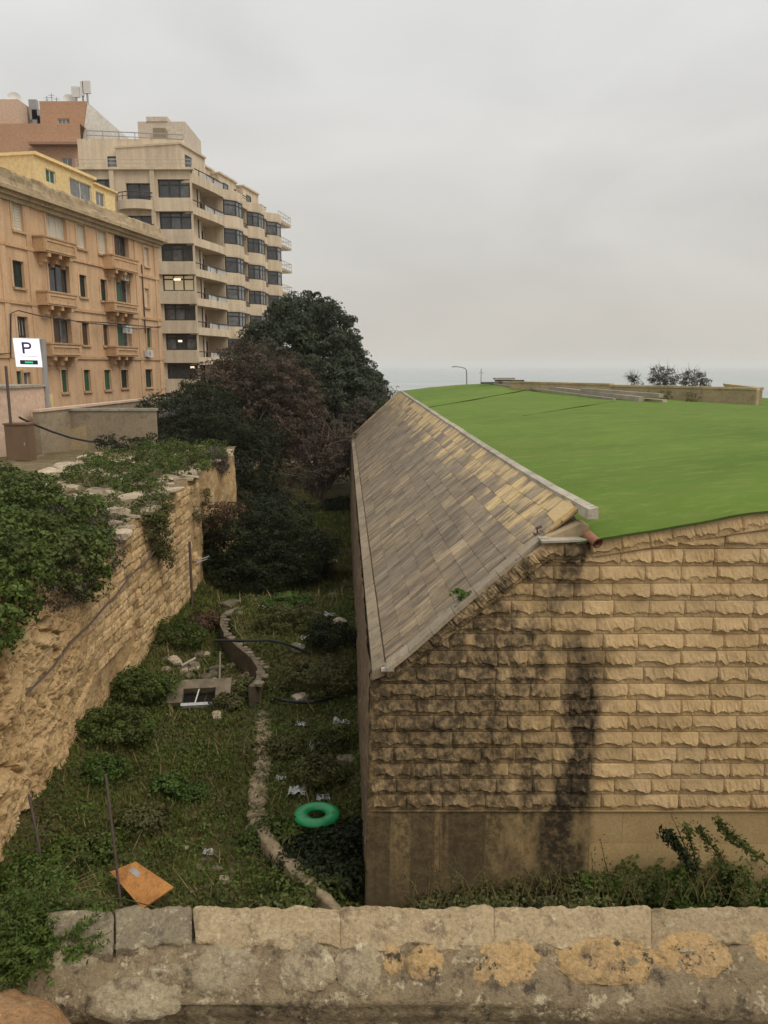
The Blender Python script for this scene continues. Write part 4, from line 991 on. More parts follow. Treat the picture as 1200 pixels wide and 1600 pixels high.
for it, rc in items:
    k = it[0]; a0, a1, z0, z1 = rc
    if k == 'sw': f.shutter(OH, rc, 0.12, M['shutter_white'])
    elif k == 'sd': f.shutter(OH, rc, 0.14, M['shutter_dark'])
    elif k == 'sg': f.shutter(OH, rc, 0.12, M['shutter_green'])
    elif k == 'sb': f.shutter(OH, rc, 0.14, M['shutter_brown'])
    elif k == 'door': f.window(OH, rc, 0.25, M['frame_white'], M['shutter_white'], 3, 1, .08, 'balcony_door')
    elif k == 'dark': f.window(OH, rc, 0.25, M['frame_dark'], M['glass'], 2, 1, .09, 'balcony_door')
    elif k == 'grey': f.window(OH, rc, 0.2, M['metal_white'], M['glass_pale'], 1, 1, .06, 'door')
    elif k == 'curt': f.window(OH, rc, 0.2, M['frame_dark'], M['frame_white'], 3, 1, .16)
    else:
        f.window(OH, rc, 0.30, M['shutter_brown'] if k == 'open' else M['frame_white'], M['glass'], 2, 1, .07, 'balcony_door')
        mm = (a0, a0 + (a1 - a0) * .42, z0, z1); f.shutter(OH, mm, 0.05, M['shutter_brown'] if k == 'open' else M['shutter_green'], 1)
    if k[0] == 's':
        m = MB(); f.box(m, a0 - .12, a1 + .12, z0 - .14, z0 - .01, 0.003, .13); m.build('sill', M['ochre_trim'], OH)
    m = MB(); f.box(m, a0 - .17, a0 - .003, z0, z1 + .14, 0.003, .05); f.box(m, a1 + .003, a1 + .17, z0, z1 + .14, 0.003, .05); f.box(m, a0, a1, z1 + .003, z1 + .14, 0.003, .05); m.build('surround', M['ochre_wall'], OH)
# balconies: solid parapet with a sunk panel, slab, corbels
for (u0, v0, u1, v1) in ((69, 374, 119, 398), (176, 402, 216, 424), (74, 457, 121, 479), (178, 473, 216, 489), (79, 536, 127, 557), (181, 541, 216, 557)):
    dep = 0.8; rc = f.rect(u0, v0, u1, v1, dep); a0, a1, z0, z1 = rc
    ap = f.hit(u0, (v0 + v1) / 2, 0)[0]
    a0 = max(a0, ap) if a0 > ap else a0
    m = MB(); f.box(m, a0, a1, z0, z1 - .1, dep - .14, dep); f.box(m, a0, a0 + .14, z0, z1 - .1, 0, dep - .14); f.box(m, a1 - .14, a1, z0, z1 - .1, 0, dep - .14)
    f.box(m, a0 + .14, a1 - .14, z0, z0 + .12, 0, dep - .14)
    bo = m.build('balcony', M['ochre_trim'], OH)
    m = MB(); f.box(m, a0 - .06, a1 + .06, z1 - .1, z1, dep - .2, dep + .06); f.box(m, a0 - .06, a0 + .2, z1 - .1, z1, 0, dep - .2); f.box(m, a1 - .2, a1 + .06, z1 - .1, z1, 0, dep - .2); m.build('handrail', M['ochre_trim'], bo)
    m = MB(); hh = z1 - .1 - z0
    for p, q, r_, t in ((a0 + .1, a1 - .1, z0 + .1, z0 + .2), (a0 + .1, a1 - .1, z1 - .3, z1 - .2), (a0 + .1, a0 + .28, z0 + .2, z1 - .3), (a1 - .28, a1 - .1, z0 + .2, z1 - .3)): f.box(m, p, q, r_, t, dep, dep + .05)
    m.build('panel_moulding', M['ochre_wall'], bo)
    for k in range(3):
        x = a0 + (a1 - a0) * (k + .5) / 3; m = MB(); f.box(m, x - .13, x + .13, z0 - .26, z0 - .02, 0, dep * .95); f.box(m, x - .12, x + .12, z0 - .55, z0 - .26, 0, dep * .6); f.box(m, x - .1, x + .1, z0 - .75, z0 - .55, 0, dep * .28); m.build('corbel', M['ochre_trim'], bo)
# string courses, pilasters, cornice, parapet
for u, v in ((251, 437), (251, 500), (254, 561)):
    z = f.hit(u, v)[1]; m = MB(); f.box(m, aL, aR + .05, z - .12, z + .08, 0.003, .1); m.build('string_course', M['ochre_trim'], OH)
for u in (10, 52, 216, 246):
    a = f.hit(u, 470)[0]; m = MB(); f.box(m, a - .25, a + .25, zB, zC - .3, 0.004, .07); m.build('pilaster', M['ochre_wall'], OH)
for k, (dz0, dz1, d) in enumerate(((-.55, -.3, .18), (-.3, -.08, .4), (-.08, .14, .72))):
    m = MB(); f.box(m, aL, aR + d * .7, zC + dz0, zC + dz1, -.1, d); m.build('cornice', M['cornice'], OH)
na = 260; G = np.zeros((na, 7, 3))
for i, a in enumerate(np.linspace(aL, aR + .1, na)):
    for j, (d, t) in enumerate(((.55, 0), (.42, .25), (.32, .5), (.3, .8), (.25, 1), (-.1, 1.02), (-.4, 0))):
        nz = float(vnoise(np.array([a * .9, j * .8, 3.0]))) * .08 + float(vnoise(np.array([a * 3.7, j * 1.8, 9.0]))) * .05
        G[i, j] = f.pt(a, zC + .14 + (zP - zC - .1) * t + nz * .7, d + nz)
MB().grid(G, flip=True).build('parapet', M['cornice'], OH)
m = MB(); f.box(m, aR - .02, aR + .12, zC, zP, -9, .3); m.build('parapet_return', M['cornice'], OH)
# downpipes, wires, air conditioners
for u, v0, v1 in ((226, 415, 520),):
    a, z0 = f.hit(u, v1); z1 = f.hit(u, v0)[1]; MB().tube([f.pt(a, z0, .08), f.pt(a, z1, .08)], .05, 6).build('downpipe', M['shutter_brown'], OH)
for k, (u, v) in enumerate(((201, 515), (234, 552), (198, 433))):
    a, z = f.hit(u, v, .3); ac = thing('air_conditioner', ['air conditioner outside the green-shuttered balcony door', 'air conditioner below the end window of the ochre house', 'air conditioner under the topmost end balcony'][k], 'air conditioner', f.pt(a, z, .0))
    m = MB(); f.box(m, a - .42, a + .42, z - .28, z + .28, .04, .36); m.build('casing', M['metal_white'], ac)
    m = MB(); m.tube([f.pt(a - .1, z, .361), f.pt(a - .1, z, .38)], .2, 14); m.build('fan_grille', M['metal_grey'], ac)
wr = [[(17, 560, .15), (17, 490, .15), (28, 485, .2), (60, 493, .9), (120, 502, 1.1), (165, 504, .3), (250, 512, .3)], [(0, 553, .12), (17, 552, .12), (17, 490, .12)], [(120, 503, .5), (180, 509, .6), (215, 514, .6), (252, 510, .3)]]
for k, pl in enumerate(wr):
    MB().tube([f.pt(*f.hit(u, v, d), d) for u, v, d in pl], .035, 5).build('wire', M['frame_dark'], OH)

# yellow penthouse on its roof
YP = thing('yellow_penthouse', 'yellow rendered penthouse set back on the roof of the ochre house', 'house', f.pt(10, zC, -4))
f2 = Fr(f.pt(0, 0, -3.2)[:2], f.a[:2], f.n[:2])
h2 = [f2.rect(72, 266, 87, 286), f2.rect(110, 284, 143, 312), f2.rect(150, 301, 164, 322)]
aa = f2.hit(54, 260)[0]; ab = f2.hit(147, 300)[0]; ac_ = f2.hit(180, 320)[0]; z1 = f2.hit(100, 262)[1]; z2 = f2.hit(165, 296)[1]
z1 = f2.hit(54, 242)[1]
m = MB(); f2.wall(m, aa, ab, zC - .2, z1, h2[:2], .25); m.quad(f2.pt(aa, zC - .2, -14), f2.pt(aa, zC - .2), f2.pt(aa, z1), f2.pt(aa, z1, -14))
m.quad(f2.pt(ab, zC - .2), f2.pt(ab, zC - .2, -8), f2.pt(ab, z1, -8), f2.pt(ab, z1)); m.build('wall', M['yellow'], YP)
m = MB(); f2.wall(m, ab, ac_, zC - .2, z2, h2[2:], .25); m.quad(f2.pt(ac_, zC - .2), f2.pt(ac_, zC - .2, -6), f2.pt(ac_, z2, -6), f2.pt(ac_, z2)); m.quad(f2.pt(ab, z2), f2.pt(ac_, z2), f2.pt(ac_, z2, -6), f2.pt(ab, z2, -6)); m.build('annex_wall', M['yellow'], YP)
m = MB(); f2.box(m, aa - .1, ab + .15, z1, z1 + .2, -14, .2); m.build('roof', M['yellow'], YP)
m = MB(); f2.box(m, ab - .1, ac_ + .2, z2, z2 + .15, -6, .2); m.build('annex_roof', M['yellow'], YP)
f2.window(YP, h2[0], .12, M['frame_white'], M['shutter_green'], 2); f2.window(YP, h2[1], .12, M['frame_white'], M['glass_pale'], 2); f2.window(YP, h2[2], .12, M['frame_white'], M['glass_pale'], 2)

# ================================================================== BEIGE APARTMENT TOWER
HT = thing('apartment_tower', 'tall beige apartment block with dark windows and curved balcony bands', 'building', (-24, 84, -3.05))
YH = 80.0
fh = Fr((0, YH), (1, 0), (0, -1))
xR = fh.hit(305, 400)[0]; xL = fh.hit(122, 300)[0]
vb = [(280, 310), (331, 359), (381, 409), (429, 455), (475, 501), (521, 547), (567, 592)]
zw = [fh.rect(250, a, 300, b) for a, b in vb]
wl, wr_ = fh.hit(251, 380)[0], fh.hit(300.5, 380)[0]
hol = [(wl, wr_, r_[2], r_[3]) for r_ in zw]
lb0, lb1 = fh.hit(197, 300)[0], fh.hit(236, 300)[0]
hol2 = [(lb0, lb1, r_[2] - .25, r_[3] - .35) for r_ in zw[:3]]
lc0, lc1 = fh.hit(133, 290)[0], fh.hit(180, 290)[0]; hol3 = [(lc0, lc1, r_[2], r_[3]) for r_ in zw[:2]]
zTop = fh.hit(210, 266)[1]
m = MB(); fh.wall(m, xL, xR, -3.2, zTop, hol + hol2 + hol3, .4); m.build('front_wall', M['hotel'], HT)
bk = MB(); fh.box(bk, xL + .2, xR - .2, -3, zTop - .1, -3.2, -3.0); bk.build('black_backing', M['black'], HT)  # black sheet, painted darkness of the unlit rooms
for k, r_ in enumerate(hol):
    litw = k in (3,); w_ = fh.window(HT, r_, .22, M['frame_dark'], M['room_warm'] if litw else M['glass'], 3, 2, .13, extra=.72)
    if k in (3, 5, 6):
        c = fh.pt((r_[0] * .55 + r_[1] * .45) if k != 6 else r_[1] - .6, r_[3] - .45 - (.3 if k == 5 else 0), -.20); m = MB(); m.obox(c, (1, 0, 0), (0, 1, 0), (0, 0, 1), .4 if k != 3 else .7, .02, .2); m.build('ceiling_lamp', M['lamp_glow'], w_)
for r_ in hol2: fh.window(HT, r_, .35, M['frame_dark'], M['glass'], 2, 1, .1)
for r_ in hol3: fh.window(HT, r_, .3, M['frame_dark'], M['glass'], 3, 1, .08)
# curved-front balcony bands over the left bay, a projecting sill band at every floor
for k in range(3):
    r_ = hol2[k]; z0 = r_[2] - .85; m = MB(); n_ = 10; x0, x1 = fh.hit(184, 320)[0], fh.hit(243, 320)[0]; inner = []; 
    for i in range(n_ + 1):
        t = i / n_; inner.append((x0 + (x1 - x0) * t, 1.0 * math.sin(math.pi * t) ** .7 + .05))
    for i in range(n_):
        (a, d), (b, e2) = inner[i], inner[i + 1]
        m.hexa([fh.pt(a, z0, d), fh.pt(b, z0, e2), fh.pt(b, z0, 0), fh.pt(a, z0, 0), fh.pt(a, z0 + .85, d), fh.pt(b, z0 + .85, e2), fh.pt(b, z0 + .85, 0), fh.pt(a, z0 + .85, 0)])
    bo = m.build('balcony', M['hotel'], HT)
    m = MB(); m.tube([fh.pt(a, z0 + 1.55, d) for a, d in inner], .05, 5); m.tube([fh.pt(a, z0 + 1.2, d) for a, d in inner], .035, 5)
    for a, d in inner[::2]: m.tube([fh.pt(a, z0 + .85, d), fh.pt(a, z0 + 1.55, d)], .035, 5)
    m.build('railing', M['rail'], bo)
for k in range(len(zw)):
    zt_ = zw[k][2]; zn = zw[k + 1][3] if k + 1 < len(zw) else zt_ - 1.4
    m = MB(); fh.box(m, wl - .35, xR - .02, zn, zt_, 0.004, .35); m.build('spandrel', M['hotel'], HT)
for u in (183, 245):
    a = fh.hit(u, 400)[0]; m = MB(); fh.box(m, a - .22, a + .22, -3, zTop, 0.003, .30); m.build('pier', M['hotel'], HT)
# sawtooth side with bays and balconies
sx = Fr((xR, YH), (0.217, 1), (1, -0.217))
aa = {u: sx.hit(u, 400)[0] for u in (305, 345, 351, 361, 373, 387, 397, 407, 417, 425, 434, 455)}
Q = [(0, 0), (aa[345] * .75, .25), (aa[345], .2), (aa[351], .15), (aa[361] - .6, 1.1), (aa[373] - 1.0, 1.1), (aa[373], .3), (aa[387], .15), (aa[397] - .8, 1.1), (aa[407] - 1.2, 1.1), (aa[407], .3), (aa[417], .15), (aa[425] - .8, 1.1), (aa[434] - 1.5, 1.1), (aa[434], .3)]
aEnd = aa[434]
vband = [(270, 285), (321, 334), (370, 383), (419, 431), (465, 477), (511, 523), (558, 570)]
zband = [(fh.hit(303, b)[1], fh.hit(303, a)[1]) for a, b in vband]
m = MB(); sx.box(m, .6, aEnd + .5, -3.2, zband[0][1], -9.0, -2.2); m.build('side_wall', M['hotel'], HT)
def ribbon(m, pts, z0, z1, inn=-2.2):
    for (a, d), (b, e2) in zip(pts[:-1], pts[1:]):
        m.hexa([sx.pt(a, z0, d), sx.pt(b, z0, e2), sx.pt(b, z0, inn), sx.pt(a, z0, inn), sx.pt(a, z1, d), sx.pt(b, z1, e2), sx.pt(b, z1, inn + .0), sx.pt(a, z1, inn)])
for k, (z0, z1) in enumerate(zband):
    m = MB(); zs_ = z0 + .25; ribbon(m, Q, z0, zs_)                              # slab
    for (a, d), (b, e2) in zip(Q[:-1], Q[1:]):                                   # parapet skin
        m.hexa([sx.pt(a, zs_, d), sx.pt(b, zs_, e2), sx.pt(b, zs_, e2 - .15), sx.pt(a, zs_, d - .15), sx.pt(a, z1, d), sx.pt(b, z1, e2), sx.pt(b, z1, e2 - .15), sx.pt(a, z1, d - .15)])
    bo = m.build('balcony_band', M['hotel'], HT)
    if k != 2:
        m = MB(); rp_ = [sx.pt(a, z1 + .55, d - .07) for a, d in Q[:4]]; m.tube(rp_, .06, 5)
        for (a, d) in [(Q[0][0], Q[0][1]), (1.6, .07), (3.2, .14), (Q[1][0], Q[1][1]), (Q[3][0], Q[3][1])]: m.tube([sx.pt(a, z1, d - .07), sx.pt(a, z1 + .55, d - .07)], .05, 5)
        m.build('railing', M['rail'], bo)
        m = MB(); m.quad(sx.pt(Q[1][0] * .55, z1, .1), sx.pt(Q[3][0], z1, .1), sx.pt(Q[3][0], z1 + .5, .1), sx.pt(Q[1][0] * .55, z1 + .5, .1)); m.build('glass_panel', M['rail_glass'], bo)
        for i in (7, 11):
            m = MB(); m.tube([sx.pt(Q[i - 1][0], z1 + .5, Q[i - 1][1] - .1), sx.pt(Q[i][0], z1 + .5, Q[i][1] - .1)], .06, 5); m.tube([sx.pt(Q[i - 1][0], z1 + .25, Q[i - 1][1] - .1), sx.pt(Q[i][0], z1 + .25, Q[i][1] - .1)], .04, 5); m.build('railing', M['rail'], bo)
    if k == 0: continue
    zt_ = zband[k - 1][0]
    for i in (3, 7, 11):                                                        # bay windows
        for (p, q) in ((Q[i], Q[i + 1]), (Q[i + 1], Q[i + 2]), (Q[i + 2], Q[i + 3])):
            P0 = sx.pt(p[0], 0, p[1] - .1); P1 = sx.pt(q[0], 0, q[1] - .1); d = (P1 - P0)[:2]; L_ = np.linalg.norm(d)
            fr = Fr(P0[:2], d, (d[1], -d[0]))
            fr.window(HT, (0, L_, z1 + .42, zt_ - .12), .0, M['frame_dark'], M['glass'] if p is Q[i] else M['glass_pale'], 2 if L_ > 1.5 else 1, 2, .11, extra=.7)  # faces past the first get paler glass: sky reflection put into the colour
        for nm, zlo, zhi in (('bay_sill', z1 - .01, z1 + .42), ('bay_head', zt_ - .12, zt_ + .01)):
            m = MB(); ribbon(m, [(a, d - .02) for a, d in Q[i:i + 4]], zlo, zhi, -1.9); m.build(nm, M['hotel'], HT)
        m = MB(); sx.box(m, Q[i][0] - .1, Q[i][0] + .1, z0, zt_, -2.2, -.02); m.build('party_wall', M['hotel'], HT)
    for (a, b) in ((4.6, 6.6), (aa[373] + 1.2, aa[373] + 3.2), (aa[407] + 1, aa[407] + 2.6)):  # balcony doors
        sx.window(HT, (a, b, z0 + .25, zt_ - .45), 2.15, M['frame_dark'], M['glass'], 2, 1, .1, 'balcony_door')
    m = MB(); sx.box(m, 1.0, 3.6, z0, zt_, -3.0, -.9); m.build('corner_wall', M['hotel'], HT)
# cantilevered end balconies
for k in range(0, 5):
    z0, z1 = zband[k]; a0, a1 = aEnd + .02, aa[455]
    m = MB(); pts = [(a0, .25), ((a0 + a1) / 2, .5), (a1, -.6)]
    m.hexa([sx.pt(a0, z0 + .5, .2), sx.pt(a1, z0 + .55, .0), sx.pt(a1, z0 + .55, -3.0), sx.pt(a0, z0 + .2, -2.0), sx.pt(a0, z1, .3), sx.pt(a1, z1, .1), sx.pt(a1, z1, -3.0), sx.pt(a0, z1, -2.0)])
    bo = m.build('end_balcony', M['hotel'], HT)
    m = MB(); m.tube([sx.pt(a0, z1 + .95, .2), sx.pt(a1, z1 + .95, .0), sx.pt(a1, z1 + .95, -3)], .06, 5); m.tube([sx.pt(a0, z1 + .5, .2), sx.pt(a1, z1 + .5, .0)], .05, 5)
    for t in np.linspace(0, 1, 6): m.tube([sx.pt(a0 + (a1 - a0) * t, z1, .2 - .2 * t), sx.pt(a0 + (a1 - a0) * t, z1 + .95, .2 - .2 * t)], .05, 5)
    m.build('railing', M['metal_white'], bo)
# roof terrace, set-back top storey, stair tower
zS = fh.hit(200, 214)[1]; fS = Fr((0, YH + 3), (1, 0), (0, -1)); xs0, xs1 = fS.hit(122, 240)[0], fS.hit(287, 240)[0]; zS = fS.hit(200, 217)[1]
hs = [fS.rect(168, 244, 194, 264)]
m = MB(); fS.wall(m, xs0, xs1, zTop - .3, zS, hs, .2); m.quad(fS.pt(xs0, zS), fS.pt(xs1, zS), fS.pt(xs1, zS, -12), fS.pt(xs0, zS, -12)); m.quad(fS.pt(xs1, zTop - .3), fS.pt(xs1, zTop - .3, -12), fS.pt(xs1, zS, -12), fS.pt(xs1, zS)); m.build('set_back_storey', M['hotel'], HT)
fS.window(HT, hs[0], .12, M['frame_dark'], M['glass_pale'], 2, 1, .1)
m = MB(); fh.box(m, xL, xR + .2, zTop, zTop + .22, -.2, .38); m.build('terrace_parapet', M['hotel'], HT)
m = MB(); fh.box(m, xL, xR, zTop - .25, zTop - .02, -6, -.21); m.build('terrace_slab', M['hotel'], HT)
m = MB()
for zz_ in (.65, 1.0): m.tube([fh.pt(xL, zTop + zz_, 0), fh.pt(xR, zTop + zz_, 0)], .03, 5)
for t in np.linspace(0, 1, 9): m.tube([fh.pt(xL + (xR - xL) * t, zTop + .2, 0), fh.pt(xL + (xR - xL) * t, zTop + 1.0, 0)], .03, 5)
m.build('terrace_railing', M['rail_glass'], HT)
fT = Fr((0, YH + 5), (1, 0), (0, -1)); r_ = fT.rect(216, 190, 290, 232); m = MB(); fT.box(m, r_[0], r_[1], zS - .5, r_[3], -7, 0); m.build('stair_tower', M['hotel_grey'], HT)
r3 = fT.rect(243, 204, 262, 225); m = MB(); fT.box(m, r3[0], r3[1], r3[2], r3[3], 0.01, .9); m.build('water_tank', M['concrete'], HT)
r4 = fT.rect(244, 186, 262, 190); m = MB(); fT.box(m, r4[0] - 1, r4[1], r4[2], r4[3] + .2, -4, .1); m.build('tower_cap', M['hotel_grey'], HT)
m = MB(); z_ = fS.hit(150, 204)[1]; z__ = fS.hit(150, 211)[1]
m.tube([fS.pt(xs0 + 1, z_, 0), fS.pt(xs1, z_ - .4, 0)], .05, 5); m.tube([fS.pt(xs0 + 1, z__, 0), fS.pt(xs1, z__ - .4, 0)], .04, 5)
for t in np.linspace(0, 1, 7): m.tube([fS.pt(xs0 + 1 + (xs1 - xs0 - 1) * t, zS - .1, 0), fS.pt(xs0 + 1 + (xs1 - xs0 - 1) * t, z_ - .4 * t, 0)], .04, 5)
m.build('roof_railing', M['metal_grey'], HT)
# stepped top storeys along the side
zt0 = zband[0][1]
st = [(0.8, 6.5, zt0 + 2.9, -1.5), (6.5, 11.0, zt0 + 2.7, -2.6), (aa[373] - 1.0, aa[387] + .5, zt0 + 2.3, -1.6), (aa[387] + .5, aa[407] - 1.0, zt0 + 2.7, -2.4), (aa[407] - 1.0, aa[425], zt0 + 2.4, -1.6)]
for a0, a1, zt_, d in st:
    m = MB(); sx.box(m, a0, a1 - .02, zt0 - .3, zt_, -8.5, d); so = m.build('top_storey', M['hotel'], HT)
    m = MB(); sx.box(m, a0 - .1, a1 - .1, zt_, zt_ + .18, -8.6, d + .2); m.build('roof_edge', M['hotel'], so)
    sx.window(HT, (a0 + 1.0, a0 + 2.4, zt0 + .1, zt_ - .7), -d - .03, M['frame_dark'], M['glass'], 1, 1, .1, 'window')

# ================================================================== BUILDINGS BEHIND, TOP LEFT
TB = thing('terracotta_building', 'terracotta rendered building with rooftop antennas behind the beige tower', 'building', (-45, 98, -3))
fb = Fr((0, 96), (1, 0), (0, -1))
r_ = fb.rect(-70, 193, 127, 262); hw = [fb.rect(97, 247, 113, 261)]
m = MB(); fb.wall(m, r_[0], r_[1], -3, r_[3], hw, .3); m.quad(fb.pt(r_[0], r_[3]), fb.pt(r_[1], r_[3]), fb.pt(r_[1], r_[3], -8), fb.pt(r_[0], r_[3], -8)); m.build('wall', M['terracotta'], TB); fb.window(TB, hw[0], .15, M['frame_white'], M['glass_pale'], 2)
r2 = fb.rect(50, 225, 125, 229); m = MB(); fb.box(m, r2[0], r2[1], r2[2], r2[3], 0.01, 1.0); m.build('canopy', M['terracotta_dark'], TB)
f3 = Fr((0, 98), (1, 0), (0, -1)); r3 = f3.rect(63, 158, 136, 205); hw = [f3.rect(90, 185, 109, 197)]
m = MB(); f3.wall(m, r3[0], r3[1], r_[3] - .6, r3[3], hw, .3); m.quad(f3.pt(r3[0], r3[3]), f3.pt(r3[1], r3[3]), f3.pt(r3[1], r3[3], -9), f3.pt(r3[0], r3[3], -9)); m.quad(f3.pt(r3[1], -3), f3.pt(r3[1], -3, -9), f3.pt(r3[1], r3[3], -9), f3.pt(r3[1], r3[3])); m.build('upper_wall', M['terracotta'], TB); f3.window(TB, hw[0], .15, M['frame_white'], M['glass_pale'], 3)
p0_, p1_, p2_, p3_ = f3.hit(137, 161), f3.hit(203, 218), f3.hit(203, 232), f3.hit(128, 232)
m = MB(); m.add([f3.pt(*p, .1) for p in (p0_, p1_, p2_, p3_)] + [f3.pt(*p, -.4) for p in (p0_, p1_, p2_, p3_)], [(3, 2, 1, 0), (4, 5, 6, 7), (0, 1, 5, 4), (1, 2, 6, 5), (2, 3, 7, 6), (3, 0, 4, 7)]); m.build('sloping_gable', M['white_wall'], TB)
PK = thing('pale_pink_house', 'pale pinkish house block at the top edge of the roofs', 'house', (-60, 104, -3))
f4 = Fr((0, 104), (1, 0), (0, -1)); r4 = f4.rect(-70, 155, 30, 200); m = MB(); f4.box(m, r4[0], r4[1], 5, r4[3], -8, 0); m.build('wall', M['pinkish'], PK)
r5 = f4.rect(30, 166, 60, 200); m = MB(); f4.box(m, r5[0], r5[1], 5, r5[3], -10, -3); m.build('rear_wall', M['white_wall'], PK)
for k, (u, v) in enumerate(((39, 162), (44, 174), (52, 180))):
    a, z = f4.hit(u, v); m = MB(); f4.box(m, a - .5, a + .5, z - 1.2, z + 1.2 - .3 * k, -2.9, -2.2); m.build('roof_box', M['metal_grey'], PK)
# antennas and dishes on the terracotta roof
def dish(p, r, lab, n=14):
    t = thing('satellite_dish', lab, 'satellite dish', (p[0], p[1], r3[3])); G = np.zeros((n + 1, 5, 3)); ax_ = np.array([.35, -.85, .35]); ax_ /= np.linalg.norm(ax_); e1 = np.cross(ax_, [0, 0, 1]); e1 /= np.linalg.norm(e1); e2 = np.cross(e1, ax_)
    for i in range(n + 1):
        for j in range(5):
            q = r * (j / 4); th = 2 * math.pi * i / n; G[i, j] = p + e1 * q * math.cos(th) + e2 * q * math.sin(th) + ax_ * (q * q / r * .35)
    MB().grid(G).build('reflector', M['metal_white'], t, True); MB().tube([(p[0], p[1] + .1, r3[3]), p], .07, 6).build('mount', M['metal_grey'], t)
dish(f3.pt(*f3.hit(100, 151), -1.5), .72, 'round white satellite dish on the terracotta roof'); dish(f4.pt(*f4.hit(11, 147), -2), .85, 'satellite dish tilted on the pale pinkish house')
for k, (u, v0, v1, wd, lab) in enumerate(((117, 135, 158, .95, 'broad mobile antenna panel beside the dish on the terracotta roof'), (127, 127, 156, .35, 'narrow mobile antenna panel in the antenna cluster'), (134, 126, 152, .9, 'tallest mobile antenna panel at the roof corner'))):
    a, z1 = f3.hit(u, v0, -1); _, z0 = f3.hit(u, v1, -1); t = thing('antenna_panel', lab, 'antenna', f3.pt(a, r3[3], -1))
    m = MB(); f3.box(m, a - wd / 2, a + wd / 2, z0 + .45, z1, -1.3, -1.0); m.build('panel', M['metal_white'], t); m = MB(); m.tube([f3.pt(a, r3[3], -1.2), f3.pt(a, z0 + 1, -1.2)], .12, 6); m.build('mount', M['metal_grey'], t)
for k, (u, v) in enumerate(((73, 150), (80, 146), (88, 152))):
    a, z = f3.hit(u, v, -1); t = MB(); t.tube([f3.pt(a, r3[3], -1), f3.pt(a, z, -1)], .05, 5); t.obox(f3.pt(a, z - .2, -1), (1, 0, 0), (0, 1, 0), (0, 0, 1), .7, .04, .04); t.obox(f3.pt(a, z - .45, -1), (1, 0, 0), (0, 1, 0), (0, 0, 1), .5, .04, .04)
    tag(t.build('television_aerial', M['metal_grey']), ['short television aerial at the roof edge of the terracotta block', 'tallest television aerial on the terracotta roof', 'television aerial next to the white dish'][k], 'aerial')

# ================================================================== IN THE DITCH
def gz(x, y): return float(ground_z(np.array([[x]]), np.array([[y]]))[0, 0])
def on_ground(u, v, lift=0.0):
    p = at_z(u, v, FLOOR)
    for _ in range(4): p = at_z(u, v, gz(p[0], p[1]) + lift)
    return p
rnd = random.Random(21)
# curved retaining wall
CRW = thing('curved_wall', 'low curved retaining wall at the bend of the ditch', 'wall', (-5, 25, FLOOR))
cv = CURVE[2:]; dense = np.array([[np.interp(t, np.arange(len(cv)), cv[:, k]) for k in range(3)] for t in np.linspace(0, len(cv) - 1, 60)])
m = MB(); nrm = []
for i in range(60):
    d = dense[min(i + 1, 59)] - dense[max(i - 1, 0)]; nn2 = np.array([-d[1], d[0], 0]); nn2 /= np.linalg.norm(nn2) + 1e-9; nrm.append(nn2)
nrm = np.array(nrm)
fcs = np.zeros((60, 6, 3))
for i in range(60):
    for j, (o_, zz_) in enumerate(((-.0, -10), (0.0, -9.2), (0.0, -8.72), (0.0, -8.68), (.16, -8.68), (.16, -10))):
        fcs[i, j] = (dense[i][0] - nrm[i][0] * (-o_), dense[i][1] - nrm[i][1] * (-o_), zz_)
sgn = 1 if nrm[30][0] > 0 else -1
for i in range(60):
    for j, o_ in enumerate((0, 0, 0, 0, .16, .16)): fcs[i, j, :2] = dense[i][:2] + sgn * nrm[i][:2] * o_
m.grid(fcs); m.add([tuple(p) for p in fcs[-1]], [tuple(range(6))[::-1]]); m.add([tuple(p) for p in fcs[0]], [tuple(range(6))]); m.build('wall_face', M['ditch_wall'], CRW)
for i in range(0, 58, 2):
    c = dense[i] + sgn * nrm[i] * .14; o = link('cap_stone', L_DEB[rnd.randrange(10)], CRW); sz = rnd.uniform(.12, .3)
    o.location = (c[0] + rnd.uniform(-.08, .12), c[1], -8.68); o.scale = (sz, sz, sz * .5); o.rotation_euler = (0, 0, rnd.uniform(0, 6))
# low winding wall of stones: near piece and far piece
def stone_row(th, pts, zlift, wd, szr, mat_sel, n):
    pts = np.array(pts); seg = np.concatenate([[0], np.cumsum(np.linalg.norm(np.diff(pts[:, :2], axis=0), axis=1))])
    for s_ in np.linspace(0, seg[-1], n):
        c = np.array([np.interp(s_, seg, pts[:, k]) for k in range(3)]); 
        for j in range(wd):
            o = link('stone', mat_sel[rnd.randrange(10)], th); sz = rnd.uniform(*szr)
            x, y = c[0] + rnd.uniform(-.11, .11), c[1] + rnd.uniform(-.1, .1); o.location = (x, y, gz(x, y) + zlift + rnd.uniform(-.06, .02)); o.scale = (sz, sz, sz * rnd.uniform(.6, .9)); o.rotation_euler = (rnd.uniform(-.3, .3), rnd.uniform(-.3, .3), rnd.uniform(0, 6))
NW = thing('low_wall', 'low winding stone wall ending near the green swim ring', 'wall', (-2, 12.6, FLOOR))
npts = [on_ground(u, v) for u, v in ((620, 1545), (500, 1415), (470, 1388), (440, 1358), (415, 1328), (400, 1302))]
npd = np.array([[np.interp(t, np.arange(6), np.array(npts)[:, k]) for k in range(3)] for t in np.linspace(0, 5, 40)])
G = np.zeros((40, 7, 3))
